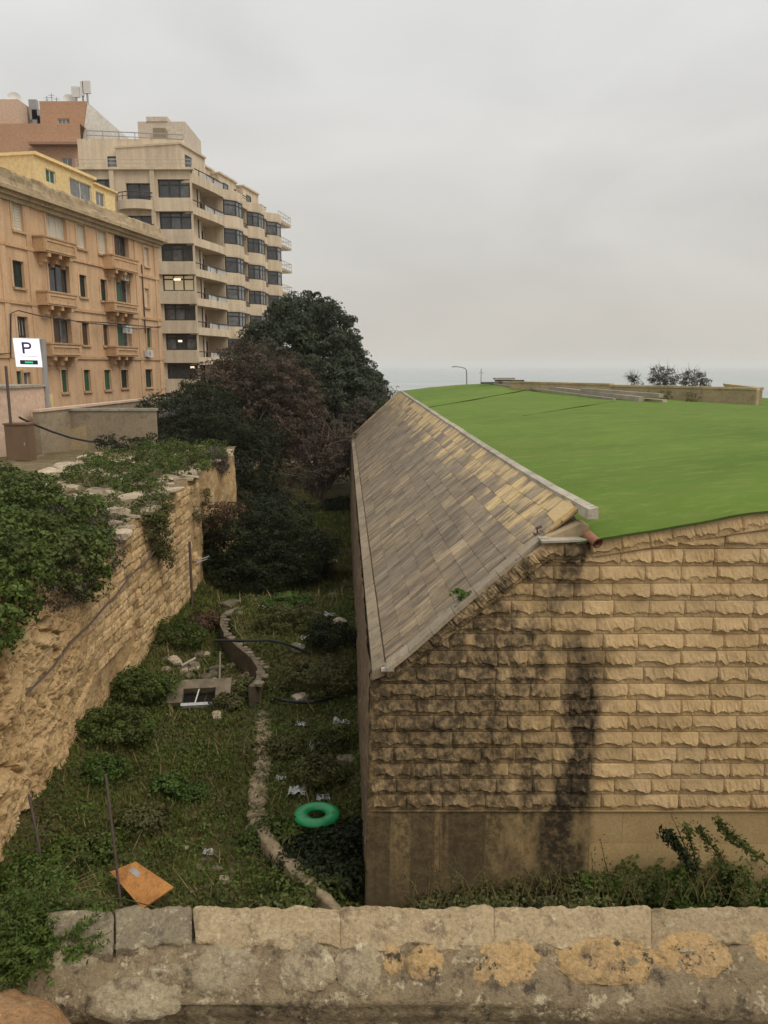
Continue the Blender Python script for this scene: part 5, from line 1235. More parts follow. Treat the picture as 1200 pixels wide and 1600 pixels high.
for i in range(40):
    d = npd[min(i + 1, 39)] - npd[max(i - 1, 0)]; n2 = np.array([-d[1], d[0], 0]); n2 /= np.linalg.norm(n2)
    if n2[0] < 0: n2 = -n2
    zt_ = npd[i][2] + .30
    for j, (o_, zz_) in enumerate(((-.14, -.7), (-.12, -.02), (-.10, .02), (0, .03), (.10, .02), (.14, -.08), (.2, -.9))):
        w2 = .035 * float(vnoise(np.array([i * .7, j * 1.3, 5.])))
        G[i, j] = npd[i] * [1, 1, 0] + n2 * (o_ + w2) + [0, 0, zt_ + zz_ + w2]
MB().grid(G).build('wall_body', M['tan_rubble'], NW, True)
e0 = G[-1]; MB().add([tuple(p) for p in e0], [tuple(range(7))]).build('wall_end', M['tan_rubble'], NW)
stone_row(NW, npd[:, :], .16, 1, (.12, .24), L_DEB, 16)
PW = thing('sunken_wall', 'line of half-buried pale stones running up the ditch', 'wall', (-3, 17, FLOOR))
fpts = [on_ground(u, v) for u, v in ((398, 1275), (402, 1240), (410, 1200), (412, 1160), (413, 1122))]
stone_row(PW, fpts, .03, 3, (.16, .36), [with_mat(l, M['tan_rubble']) for l in LUMPS], 34)
# swim ring
rp = on_ground(495, 1276, .38)
RG = thing('swim_ring', 'bright green inflatable swim ring lying among the weeds', 'swim ring', rp)
def torus(R, r, n, k, sq=1.0):
    m = MB(); G = np.zeros((n + 1, k + 1, 3))
    for i in range(n + 1):
        for j in range(k + 1):
            a, b = 2 * math.pi * i / n, 2 * math.pi * j / k; wob = 1 + .02 * math.sin(a * 16) * (math.cos(b) < 0)
            G[i, j] = ((R + r * wob * math.cos(b)) * math.cos(a), (R + r * wob * math.cos(b)) * math.sin(a), r * sq * math.sin(b))
    return m.grid(G)
m = torus(.335, .155, 48, 16, .52); m.v = [(x * .98 + rp[0], y + rp[1], z + rp[2] + .04 - .03 * (y / .5)) for x, y, z in m.v]; m.build('tube', M['ring'], RG, True)
va = rp + np.array([.33, -.05, .115]); MB().tube([va - [0, 0, .02], va + [0, 0, .03]], .016, 8).build('valve', M['ring'], RG, True)
m = MB()
tp_ = torus(.335, .004, 48, 4); m.v = [(x * .98 + rp[0], y + rp[1], z + rp[2] + .118 - .03 * (y / .5)) for x, y, z in tp_.v]; m.f = tp_.f; m.build('seam', M['ring'], RG, True)
# orange board
b = [at_z(u, v, z) for u, v, z in ((172, 1362, -8.95), (212, 1346, -8.75), (272, 1386, -8.85), (222, 1420, -9.15))]
BD = thing('wooden_board', 'weathered orange board tilted in the weeds by the posts', 'board', b[3])
nb_ = np.cross(b[1] - b[0], b[3] - b[0]); nb_ /= np.linalg.norm(nb_); nb_ = nb_ if nb_[2] > 0 else -nb_
m = MB(); m.hexa([p - nb_ * .04 for p in (b[3], b[2], b[1], b[0])] + list((b[3], b[2], b[1], b[0]))); m.build('board_panel', M['board'], BD)
lc = b[0] * .30 + b[1] * .45 + b[2] * .18 + b[3] * .07 + nb_ * .006; e1 = (b[2] - b[1]) / np.linalg.norm(b[2] - b[1]); e2 = np.cross(nb_, e1)
MB().obox(lc, e1, e2, nb_, .24, .09, .008).build('paper_patch', M['plastic_white'], BD)
# steel posts
for k, (u0, v0, u1, v1, lab) in enumerate(((165, 1210, 190, 1405, 'taller grey steel post in front of the orange board'), (45, 1241, 70, 1368, 'shorter grey steel post near the foot of the rock wall'))):
    base = on_ground(u1, v1 + (12 if k == 0 else 0)); top = at_y(u0, v0, base[1] + .25 + .1 * k)
    tag(MB().tube([base - [0, 0, .3], (base + top) / 2, top], .026, 8).build('steel_post', M['rust']), lab, 'post')
# concrete chamber with a dark opening
hp = on_ground(312, 1104); HB = thing('concrete_chamber', 'broken concrete access chamber with a dark square opening', 'chamber', hp)
ang = .12; ex = np.array([math.cos(ang), math.sin(ang), 0]); ey = np.array([-math.sin(ang), math.cos(ang), 0]); ez = np.array([0, 0, 1.0])
til = .42; ey2 = ey * math.cos(til) + ez * math.sin(til); ez2 = np.cross(ex, ey2)
c0 = hp + ez * .30
m = MB()
m.obox(c0 + ey2 * .42, ex, ey2, ez2, 1.75, .34, .16); m.obox(c0 - ex * .66 + ey2 * .0, ex, ey2, ez2, .42, .50, .16); m.obox(c0 + ex * .66, ex, ey2, ez2, .42, .50, .16)
m.build('slab_frame', M['debris_stone'], HB)
MB().obox(c0 - ez2 * .22 + ey2 * .02, ex, ey2, ez2, .92, .56, .04).build('opening', M['black'], HB)  # black plate under the hole paints its inner shade
m = MB(); m.obox(c0 - ey2 * .31, ex, ey2, ez2, .95, .10, .12); m.build('sill', M['plastic_white'], HB)
m = MB(); m.obox(c0 + ex * .75 - ey2 * .3 - ez * .1, ex, ey, ez, .5, .4, .5); m.obox(c0 - ex * .1 - ey2 * .3 - ez * .33, ex, ey, ez, 1.3, .2, .35); m.build('chamber_body', M['debris_stone'], HB)
m = MB(); m.tube([c0 - ex * .1 - ey2 * .3 + ez2 * .03, c0 - ex * .02 + ey2 * .26 + ez2 * .03], .02, 6); m.build('bar', M['metal_white'], HB)
# stones strewn on the floor
spots = []
for k in range(34):
    u, v = rnd.uniform(240, 392), rnd.uniform(1018, 1085)
    spots.append((u, v, rnd.uniform(.14, .42)))
for u, v, s_ in ((375, 1005, .25), (360, 945, .6), (300, 1043, .5), (272, 1035, .45), (330, 1058, .35), (388, 1070, .5), (395, 1055, .4), (470, 1092, .4), (535, 1135, .35), (540, 1190, .5), (530, 975, .5), (500, 940, .4), (520, 935, .5), (545, 1068, .5), (480, 1060, .3), (465, 1015, .5), (455, 1030, .4), (340, 1358, .18), (310, 1357, .14), (318, 1345, .12), (350, 1378, .2), (292, 1326, .12), (438, 1285, .15), (260, 1100, .3), (232, 1090, .35), (340, 1120, .3), (430, 860, .5), (470, 870, .4), (500, 900, .3), (520, 880, .4), (480, 935, .35), (455, 945, .4), (410, 950, .3), (375, 960, .35)):
    spots.append((u, v, s_))
for u, v, s_ in spots:
    p = on_ground(u, v); o = link('loose_stone', (L_DEB if rnd.random() < .7 else L_RUB)[rnd.randrange(10)]); o.location = p + [0, 0, s_ * .1]; o.scale = (s_, s_ * rnd.uniform(.8, 1.5), s_ * rnd.uniform(.5, .8)); o.rotation_euler = (rnd.uniform(-.3, .3), rnd.uniform(-.3, .3), rnd.uniform(0, 6))
    tag(o, 'loose broken stone lying on the ditch floor', 'stone', 'loose stones on the ditch floor')
# litter and timber
def crumple(seed, size, p, mat, label, cat, name='plastic_bag', sq=(1.3, 1, .35)):
    n_ = 12; r = np.random.default_rng(seed); A, B = np.meshgrid(np.linspace(-.5, .5, n_), np.linspace(-.5, .5, n_), indexing='ij'); Q_ = np.stack([A * 3.2, B * 3.2, 0 * A + seed * .37], -1)
    fold = np.abs(vnoise(Q_)) * .42 + np.abs(vnoise(Q_ * 2.3 + 5)) * .2          # folded and creased sheet
    G = np.stack([p[0] + size * sq[0] * (A + .16 * vnoise(Q_ + 11)), p[1] + size * (B + .16 * vnoise(Q_ + 23)), p[2] - .04 + size * fold], -1)
    return tag(MB().grid(G).build(name, mat), label, cat)
for k, (u, v, s_, lab) in enumerate(((487, 899, .5, 'white plastic bag on the grass farthest up the ditch'), (503, 1168, .42, 'white plastic sheet beside a green weed right of the sunken wall'), (497, 1160, .3, 'small white scrap lying against the white plastic sheet'), (465, 1236, .3, 'pale lilac plastic bag above the swim ring'), (480, 1362, .24, 'white plastic scrap at the edge of the low wall'), (489, 1368, .2, 'smaller white scrap close to the low wall foot'), (478, 997, .3, 'small white bag beside the bent pale board'), (350, 985, .3, 'pale lump of plastic on the curved wall top'), (332, 1066, .33, 'pale cream container lying in the rubble'), (440, 905, .28, 'small pale scrap by the dark bush'), (520, 1060, .3, 'pale scrap in the olive bush below the bent board'), (533, 1130, .32, 'greyish scrap close to the side wall above the white sheet'), (505, 1245, .22, 'small white scrap over the swim ring'), (440, 1215, .2, 'tiny pale scrap right of the sunken wall'), (515, 960, .3, 'white scrap on the terrace against the side wall'), (470, 1130, .22, 'pale scrap below the dark pipe'), (325, 1330, .16, 'tiny pale scrap in the grass above the board'), (468, 1010, .26, 'white scrap under the black pipe end'), (300, 1075, .28, 'pale scrap beside the concrete chamber'), (255, 1060, .25, 'pale scrap at the rubble edge by the rock wall'))):
    crumple(600 + k, s_, on_ground(u, v, .05), M['plastic_white'], lab, 'litter')
pb = on_ground(484, 1018, .15); m = MB(); d = np.array([.6, .5, .45]); d /= np.linalg.norm(d); s2 = np.cross(d, [0, 0, 1]); s2 /= np.linalg.norm(s2)
m.obox(pb + d * .1, d, s2, np.cross(s2, d), .85, .32, .03); tag(m.build('bent_board', M['wood_pale']), 'bent pale board propped beside the black pipe', 'board')
for k, (a, b_, r_, lab) in enumerate((((284, 1040, .15), (306, 1028, .55), .04, 'short pale stick poking out of the rubble'), ((343, 1065, .0), (344, 1018, .95), .028, 'thin pale rod standing upright in the rubble'), ((372, 1035, .1), (388, 1010, .7), .03, 'thin dark rod leaning at the curved wall'), ((262, 1030, .1), (318, 1052, .15), .05, 'longer pale stick lying across the rubble'))):
    pa, pb2 = on_ground(*a), on_ground(a[0] + (b_[0] - a[0]) * .5, a[1] + 4); top = at_y(b_[0], b_[1], pa[1] + .2)
    tag(MB().tube([pa, top], r_, 6).build('stick', M['wood_pale'] if k != 2 else M['rust']), lab, 'stick')
hpz = -8.1
pts = [at_z(336, 1001, hpz), at_z(352, 1001, hpz + .02), at_z(385, 1001, hpz + .05), at_z(420, 1000, hpz + .03), at_z(440, 1004, hpz - .05), at_z(462, 1012, hpz - .25), at_z(485, 1022, hpz - .5)]
tag(MB().tube(pts, .045, 8).build('black_pipe', M['hose']), 'bent black plastic pipe spanning the curved wall', 'pipe')
pts = [on_ground(424, 1091, .12), on_ground(440, 1094, .2), on_ground(465, 1097, .2), on_ground(490, 1097, .25), on_ground(520, 1090, .1)]
tag(MB().tube(pts, .05, 8).build('black_pipe', M['hose']), 'short dark pipe lying in the weeds nearer the stone building', 'pipe')
# white twigs / pole at the rock wall corner
c0 = at_x(297, 880, -7.35)
tag(MB().tube([(c0[0], c0[1], -9.6), (c0[0] + .02, c0[1], -6.5)], .05, 6).build('wooden_pole', M['rust']), 'dark upright pole at the rock wall corner', 'pole')
for k, (u, v) in enumerate(((324, 873), (327, 869))):
    a = at_y(300, 883 - 4 * k, 30.2); b2 = at_y(u, v, 30.5)
    tag(MB().tube([a, b2], .02, 5).build('dry_branch', M['plastic_white']), ['lower pale dry branch sticking out at the rock wall corner', 'upper pale dry branch sticking out at the rock wall corner'][k], 'branch')

# ================================================================== FOREGROUND WALL
FW = thing('foreground_wall', 'weathered limestone parapet across the foreground', 'wall', (0, 1.85, -1.72))
K = 1.25
PV = [(1414, -1.20 * K), (1482, -1.235 * K), (1570, -1.30 * K), (1594, -1.335 * K)]
def band(v):
    z = np.interp(v, [p[0] for p in PV], [p[1] for p in PV]); return at_z(600, v, z)
YB = {v: band(v) for v in range(1400, 1621)}
nx = 420; xs = np.linspace(-3.2, 3.2, nx)
prof = [band(1422) - [0, 0.0, .03], band(1450) - [0, 0, .03]] + [band(v) for v in np.linspace(1478, 1570, 14)] + [band(v) for v in (1578, 1586, 1593)]
last = prof[-1]; prof += [last + [0, .012, -.02], last + [0, .018, -.05], last + [0, .0, -.12], last + [0, -.03, -.2], last + [0, -.04, -.32]]
G = np.zeros((nx, len(prof), 3))
for i, x in enumerate(xs):
    for j, p in enumerate(prof): G[i, j] = (x, p[1], p[2])
amp = np.array([.2, .3] + [1.0] * 14 + [1.2] * 3 + [1.0] * 5)
D = .011 * fbm(G * 9, 4, .55) + .005 * fbm(G * 38, 3, .6)
edge = .02 * vnoise(np.stack([G[..., 0] * 5, 0 * G[..., 0], 0 * G[..., 0] + 8], -1))
G[..., 2] += D * amp * .8; G[..., 1] -= D * amp * .8 + np.where(np.arange(len(prof)) > 15, 1, 0) * edge
lft = sstep(-.72 * K, -.95 * K, G[..., 0]); G[..., 2] -= lft * (.05 + .05 * (vnoise(G * 6) > 0))
MB().grid(G, flip=True).build('wall_body', M['fore_mortar'], FW, True)
# outer drop of the wall into the ditch
y_out = band(1410)[1]
m = MB(); m.quad((-3.2, y_out - .02, -10.2), (3.2, y_out - .02, -10.2), (3.2, y_out - .02, -1.54), (-3.2, y_out - .02, -1.54)); m.build('outer_face', M['rock'], FW)
def fx(u, v): p = band(v); return at_z(u, v, p[2])[0]
js = [72, 178, 300, 532, 772, 1018, 1262, 1500, 1740, 1990]
for k in range(len(js) - 1):
    u0, u1 = js[k] + .25, js[k + 1] - .25; nx_, ny_ = 44, 12; G = np.zeros((nx_, ny_, 3)); r = np.random.default_rng(70 + k)
    for i in range(nx_):
        for j in range(ny_):
            v = 1421 + (1484 - 1421) * (1 - j / (ny_ - 1)); 
            if k == 0: v = 1428 + (1486 - 1428) * (1 - j / (ny_ - 1))
            p = band(v); x = fx(u0 + (u1 - u0) * i / (nx_ - 1), v) + (.012 * (1 - j / ny_) if i == 0 and k < 3 else 0)
            G[i, j] = (x, p[1], p[2] + .007)
    n1 = fbm(G * 14 + k * 7, 4, .55); n2 = fbm(G * 60, 2)
    G[..., 2] += .0045 * n1 + .003 * n2 - .006 * (np.abs(np.linspace(-1, 1, nx_))[:, None] > .96)
    G[:, 0, 1] -= .016 * vnoise(np.stack([G[:, 0, 0] * 12, 0 * G[:, 0, 0], 0 * G[:, 0, 0] + 2], -1)) + .008 * vnoise(np.stack([G[:, 0, 0] * 40, 0 * G[:, 0, 0], 0 * G[:, 0, 0] + k], -1)); G[:, -1, 1] += .005 * vnoise(np.stack([G[:, 0, 0] * 22, 0 * G[:, 0, 0], 0 * G[:, 0, 0] + 4], -1)) + .004 * vnoise(np.stack([G[:, 0, 0] * 80, 0 * G[:, 0, 0], 0 * G[:, 0, 0] + 4], -1))
    m = MB().grid(G, flip=False)
    dz = np.array([0, .004, -.045])
    for row, fl in ((G[:, 0], True), (G[:, -1], False), (G[0], False), (G[-1], True)): m.grid(np.array([row, row + dz]), flip=not fl)
    m.build('coping_slab', M['fore_slab_grey'] if k < 2 else M['fore_slab'], FW, True)
# round stones set in the mortar
tdir = band(1565) - band(1485); tdir /= np.linalg.norm(tdir); ndir = np.array([0, tdir[2], -tdir[1]]); ndir = ndir if ndir[2] > 0 else -ndir
for k, (u, v, ru, rv, mt, hh) in enumerate([(345, 1516, 62, 40, 0, .009), (480, 1510, 47, 40, 0, .011), (563, 1513, 40, 42, 0, .009), (612, 1500, 17, 26, 1, .006), (665, 1505, 33, 30, 1, .005), (782, 1506, 70, 40, 1, .006), (950, 1500, 92, 38, 1, .006), (1084, 1492, 62, 36, 1, .006), (1196, 1484, 30, 27, 1, .006), (205, 1562, 78, 38, 0, .016), (110, 1500, 46, 22, 0, .01), (262, 1524, 36, 20, 0, .008)]):
    c = band(v); cx = fx(u, v); n_, kk = 44, 12; G = np.zeros((n_ + 1, kk, 3)); r = np.random.default_rng(900 + k); zc_ = -c[2] / .8; 
    su = ru / FPX * 1.60 * K / 1.0; sv = rv * np.linalg.norm(band(v + 20) - band(v - 20)) / 40
    for i in range(n_ + 1):
        th = 2 * math.pi * (i % n_) / n_; q = np.array([math.cos(th), math.sin(th), k * 3.1]); rr = 1 + .13 * float(vnoise(q * 2.2)) + .08 * float(vnoise(q * 7)) + .05 * float(vnoise(q * 17))
        for j in range(kk):
            s_ = j / (kk - 1); h = hh * (1 - s_ ** 5) - .006 * s_ ** 8
            p = np.array([cx, c[1], c[2]]) + np.array([1, 0, 0]) * su * rr * s_ * math.cos(th) + tdir * sv * rr * s_ * math.sin(th)
            nz = float(fbm(p * 40, 3)) * .005 + float(vnoise(p * 130)) * .0022
            G[i, j] = p + ndir * (h + nz + .004)
    MB().grid(G, flip=False).build('round_stone', M['fore_orange'] if mt else M['fore_stone'], FW, True)
def rough_lump(seed, amp, freq): 
    bm = bmesh.new(); bmesh.ops.create_icosphere(bm, subdivisions=5, radius=.5)
    co = np.array([v_.co for v_ in bm.verts]); k_ = 1 + amp * fbm(co * freq + seed, 5, .55)
    for v_, c, s_ in zip(bm.verts, co, k_): v_.co = Vector(c * s_)
    me = bpy.data.meshes.new('rock'); bm.to_mesh(me); bm.free(); me.polygons.foreach_set('use_smooth', [True] * len(me.polygons)); return me
pk = at_z(20, 1600, -1.56 * 1.0)
o = link('rock', with_mat(rough_lump(3.3, .22, 2.6), M['pink_rock'])); o.location = (pk[0] - .08, pk[1] - .05, -1.66); o.scale = (.46, .34, .26); tag(o, 'pinkish orange rock at the near corner of the parapet', 'rock')

# ================================================================== VEGETATION
def unit(v): return v / (np.linalg.norm(v, axis=-1, keepdims=True) + 1e-9)
def leaf_quads(C, Nn, size, aspect=.55, r=RNG, up=0.0):
    n = len(C); R_ = unit(r.standard_normal((n, 3)) + np.array([0, 0, up])); T = unit(R_ - Nn * np.sum(R_ * Nn, -1, keepdims=True)); B_2 = np.cross(Nn, T)
    L_ = (size * r.uniform(.65, 1.35, n))[:, None]; W_ = L_ * aspect * r.uniform(.8, 1.2, n)[:, None]
    V = np.stack([C - T * L_ * .5, C + B_2 * W_ * .5 + Nn * L_ * .06, C + T * L_ * .5 - Nn * L_ * .08, C - B_2 * W_ * .5 + Nn * L_ * .06], 1)
    return V.reshape(-1, 3)
def crown_pts(ells, ncl, clr, per, r, deep=.25, lo=.82):
    E = np.array(ells, float); wgt = (E[:, 3] * E[:, 4] + E[:, 4] * E[:, 5] + E[:, 3] * E[:, 5]); wgt /= wgt.sum()
    k = r.choice(len(E), ncl, p=wgt); d = unit(r.standard_normal((ncl, 3)))
    rad = np.where(r.random(ncl) < deep, r.uniform(.35, lo, ncl), r.uniform(lo, 1.06, ncl))
    c = E[k, :3] + d * E[k, 3:6] * rad[:, None]
    for e in E:                                                   # drop clumps buried inside a neighbour
        q = np.linalg.norm((c - e[:3]) / e[3:6], axis=1); keep = (q > .55) | (r.random(len(c)) < .35); c, d, k = c[keep], d[keep], k[keep]
    on = unit(d / E[k, 3:6])
    n = len(c); cr2 = clr * r.uniform(.55, 1.35, n)
    ld = unit(r.standard_normal((n, per, 3)) + np.array([0, 0, .45]) + on[:, None, :] * .5)
    pos = c[:, None, :] + ld * (cr2[:, None, None] * r.uniform(.55, 1.05, (n, per, 1))) * np.array([1.15, 1.15, .8])
    nn = unit(ld * .8 + on[:, None, :] * .35 + r.standard_normal((n, per, 3)) * .55 + np.array([0, 0, .25]))
    return pos.reshape(-1, 3), nn.reshape(-1, 3)
def plant(name, label, cat, base, ells, ncl, clr, per, size, mat, seed, aspect=.55, stems=6, sr=.05, stem_mat='bark', deep=.25, group=None, trunk=None, part='foliage', smooth=False):
    r = np.random.default_rng(seed); t = thing(name, label, cat, base, group)
    P_, N_ = crown_pts(ells, ncl, clr, per, r, deep); keep = np.ones(len(P_), bool)
    fast(part, leaf_quads(P_[keep], N_[keep], size, aspect, r), 4, mat, t)
    E = np.array(ells, float); m = MB(); b = np.array(base, float)
    for k in range(stems):
        e = E[r.integers(len(E))]; tip = e[:3] + r.uniform(-.6, .6, 3) * e[3:6]; b2 = b + np.array([r.uniform(-.15, .15) * (1 + sr * 8), r.uniform(-.15, .15), -.1]); mid = b2 * .45 + tip * .55 + r.uniform(-.12, .12, 3) * np.linalg.norm(tip - b2); mid[2] = b2[2] + (tip[2] - b2[2]) * .6
        m.tube([b2, b2 * .65 + mid * .35 + r.uniform(-.04, .04, 3) * np.linalg.norm(tip - b2), mid, tip], [sr, sr * .8, sr * .55, sr * .18], 5)
    m.build('trunk' if trunk else 'stem', M[stem_mat], t); return t
def twigs(name, base, ells, n, L_, rad, mat, seed, parent, upb=.6):
    """thin bare twigs as slim triangular prisms"""
    r = np.random.default_rng(seed); E = np.array(ells, float); m = MB()
    for k in range(n):
        e = E[r.integers(len(E))]; d = unit(r.standard_normal(3)); p = e[:3] + d * e[3:6] * r.uniform(.2, .85); dr = unit(d * .8 + np.array([0, 0, upb]) + r.standard_normal(3) * .5); pts = [p]
        for s_ in range(3): dr = unit(dr + r.standard_normal(3) * .28); pts.append(pts[-1] + dr * L_ * r.uniform(.25, .45))
        m.tube(pts, [rad, rad * .75, rad * .5, rad * .2], 3, cap=False)
    return m.build(name, M[mat], parent)
# --- trees and bushes at the end of the ditch
fic = [(-6.0, 61, 1.0, 4.1, 4.0, 4.2), (-8.4, 60, .2, 2.8, 3.2, 3.2), (-4.3, 61.5, -.8, 3.1, 3.6, 3.2), (-2.3, 62, -2.8, 2.7, 3, 2.7), (-5.5, 60, -2.6, 4.2, 3.8, 3.6), (-6.6, 61, 3.1, 2.3, 2.4, 2.0), (-2.9, 59.5, -4.6, 3.0, 2.5, 2.6), (-1.0, 60.5, -4.2, 1.9, 2.4, 2.1), (-1.7, 61.5, -2.2, 1.6, 2.2, 1.8)]
plant('ficus_tree', 'large dark evergreen tree with a domed crown behind the slab roof', 'tree', (-5, 61, FLOOR), fic, 2300, .55, 95, .215, M['leaf_ficus'], 1, .55, 9, .28, deep=.3, trunk=True, part='crown')
brn = [(-8.6, 52, -.9, 3.0, 2.4, 2.5), (-7.0, 53, -1.9, 2.6, 2.4, 2.4), (-10.8, 51, -2.0, 2.2, 2.2, 2.2), (-6.0, 53, -4.2, 2.2, 2.0, 2.2), (-8.4, 51, -4.0, 3.0, 2.2, 2.2)]
bt = plant('brown_tree', 'brownish half-bare tree in front of the dark evergreen', 'tree', (-8, 52, FLOOR), brn, 1100, .42, 60, .16, M['leaf_brown'], 2, .5, 9, .12, deep=.45, trunk=True, part='crown')
twigs('twig', None, brn, 420, 1.6, .03, 'leaf_brown', 5, bt)
thk = [(-4.9, 51.5, -6.3, 2.4, 1.6, 2.0), (-3.2, 52.5, -6.0, 1.6, 1.5, 2.0)]
th = plant('dead_thicket', 'tangle of bare grey-brown branches under the dark evergreen', 'bush', (-4.5, 51.5, FLOOR), thk, 330, .4, 30, .17, M['leaf_brown'], 3, .5, 16, .06, 'twig', deep=.5)
twigs('twig', None, thk, 330, 1.7, .028, 'twig', 6, th)
plant('dark_shrub', 'dark evergreen shrub at the end of the grey wall', 'bush', (-12.4, 46, -4.2), [(-12.4, 44.5, -3.2, 1.9, 1.6, 1.5), (-10.4, 44, -3.8, 1.8, 1.5, 1.6), (-11, 47.5, -2.4, 1.9, 1.4, 1.6), (-11.5, 43, -4.4, 1.5, 1.2, 1.0)], 560, .4, 50, .13, M['leaf_dark'], 8)
plant('creeper_column', 'green creeper column hanging at the far end of the rock wall', 'creeper', (-7.6, 41.5, FLOOR), [(-8.4, 42.5, -3.4, 1.5, 1.2, 1.0), (-7.2, 42.5, -5.4, 1.2, 1.2, 1.6), (-6.8, 42, -7.4, 1.4, 1.2, 2.0), (-6.8, 43.5, -4.2, .9, 1.0, 1.3)], 420, .34, 50, .12, M['leaf_dark'], 9)
plant('dark_bush', 'big near-black bush against the end of the rock wall', 'bush', (-5.6, 32.6, FLOOR), [(-5.9, 32.6, -7.3, 1.9, 1.8, 1.7), (-4.6, 33, -7.4, 1.8, 1.7, 1.7), (-6.7, 33, -7.9, 1.3, 1.5, 1.3), (-5.4, 31.8, -8.5, 2.4, 1.7, 1.2), (-3.8, 33.0, -8.2, 1.5, 1.5, 1.3)], 1100, .34, 60, .105, M['leaf_dark'], 10, deep=.35)
plant('reddish_bush', 'small reddish dry bush on the rock wall above the dark bush', 'bush', (-7.4, 31.6, -6.6), [(-7.2, 31.4, -6.1, .9, .7, .45), (-6.5, 31.6, -6.0, .7, .6, .3)], 90, .2, 26, .09, M['leaf_red'], 11)
plant('grey_bush', 'grey-purple bush beside the far gable of the slab roof', 'bush', (-2.2, 57, -7), [(-2.5, 57, -4.2, 1.0, .9, 1.1), (-1.6, 57.2, -3.2, .9, .8, .9)], 150, .26, 30, .12, M['leaf_grey'], 12, deep=.5)
plant('tree_sprout', 'feathery sprout at the right edge of the dark evergreen', 'bush', (.2, 57, -5), [(.55, 57, -2.0, .8, .5, .55)], 26, .2, 16, .16, M['leaf_grey'], 13, .22)
# --- behind the boundary wall
for k, (u, v, ru, rv, s_) in enumerate(((1034, 587, 24, 16, 1), (1082, 592, 25, 14, 1), (989, 592, 9, 6, .5))):
    c = at_y(u, v, 44 + 2 * (k > 1)); q = 44 / FPX
    tt = plant('roof_shrub', ['purplish shrub behind the boundary wall, rounder of the two large ones', 'wider purplish shrub behind the boundary wall', 'small sparse shrub beside the round purplish shrub'][k], 'shrub', (c[0], c[1], -1.9), [(c[0], c[1], c[2], ru * q * .9, .5, rv * q * .9), (c[0] + .2, c[1], c[2] - .3, ru * q * .95, .5, rv * q * .8)], int(240 * s_ * ru / 20), .13, 18, .075, M['leaf_grey'], 20 + k, .4, 5, .03, deep=.5)
    twigs('twig', None, [(c[0], c[1], c[2], ru * q, .5, rv * q)], 60, .5, .012, 'bark', 30 + k, tt)
for k, (u, v) in enumerate(((1080, 622), (1110, 624), (1040, 618))):
    c = at_y(u, v, 37.6 + k * .6); plant('wall_weed', ['weed at the foot of the boundary wall, middle one', 'weed at the foot of the boundary wall, nearest its end', 'weed at the foot of the boundary wall, farthest one'][k], 'weed', (c[0], c[1], tz(c[0], c[1])), [(c[0], c[1], c[2], .35, .2, .25)], 22, .12, 16, .08, M['leaf_olive'], 50 + k, .4, 3, .015)
# --- ivy on top of the rock wall
ivy = [(-9.6, 15.2, -3.9, 2.4, 2.4, 1.1), (-8.3, 15.6, -4.5, 1.3, 2.4, .9), (-8.0, 18.2, -4.6, 1.2, 1.6, .8), (-10.2, 18.6, -3.6, 2.6, 2.4, 1.0), (-12.6, 22, -3.7, 2.4, 2.6, .8), (-9.4, 21.3, -4.3, 1.6, 1.8, .6), (-7.55, 13.6, -4.5, .7, 1.4, .8), (-11, 14, -3.4, 2, 2, 1), (-7.5, 18.6, -5.1, .5, 1.0, .55)]
plant('ivy_mass', 'thick mound of green ivy spilling over the near rock wall', 'ivy', (-9.5, 17, -5), ivy, 1500, .26, 48, .105, M['leaf_ivy'], 60, .7, 10, .04, deep=.15)
plant('dry_ivy', 'brownish dry growth hanging under the green ivy mound', 'creeper', (-7.6, 17.5, -5.2), [(-7.45, 17.2, -5.0, .45, 1.3, .5), (-8.4, 20.8, -4.3, .8, 1.5, .45), (-7.5, 20.4, -5.0, .4, .9, .4), (-9.2, 20.2, -4.0, .9, 1.0, .35)], 190, .2, 36, .085, M['leaf_grey'], 61, .35, 8, .02, deep=.3)
plant('wall_top_ivy', 'green creeper sprawling over the pale stones of the wall top', 'creeper', (-8.8, 30, -4.4), [(-8.2, 25.2, -4.3, .8, 1.6, .35), (-10.5, 29, -4.0, 1.6, 2.2, .3), (-8.1, 21.6, -4.6, .6, 1.4, .35), (-11.5, 33, -3.9, 1.4, 1.6, .3), (-8.0, 31.5, -3.95, .8, 2.4, .4), (-9.2, 33, -3.8, 1.2, 2.4, .4), (-9.0, 28, -4.2, .8, 1.6, .3), (-8.2, 35.5, -3.9, .9, 2.0, .45), (-10.5, 36, -3.8, 1.3, 1.2, .3)], 620, .22, 40, .09, M['leaf_ivy'], 62, .6, 6, .02)
plant('wall_creeper', 'olive creeper hanging down the middle of the rock wall', 'creeper', (-7.5, 24.6, -4.5), [(-7.55, 24.6, -4.55, .5, 1.3, .4), (-7.35, 24.3, -5.1, .3, .7, .55), (-7.3, 24.6, -5.7, .22, .45, .5), (-7.3, 25.1, -6.3, .15, .25, .4)], 210, .2, 36, .085, M['leaf_olive'], 63, .5, 6, .02)
plant('hanging_creeper', 'brownish creeper hanging near the far end of the rock wall', 'creeper', (-7.8, 34.5, -4.2), [(-7.75, 35.0, -4.1, .4, 1.3, .4), (-7.55, 35.4, -4.6, .22, .7, .5)], 110, .2, 34, .09, M['leaf_grey'], 64, .4, 6, .02)
plant('wall_tuft', 'small green tuft growing from a crack in the rock wall', 'weed', (-7.75, 30.4, -5.8), [(-7.5, 30.4, -5.9, .25, .35, .3), (-7.55, 31.8, -5.4, .3, .6, .3)], 46, .13, 24, .07, M['leaf_olive'], 65, .5, 3, .012)
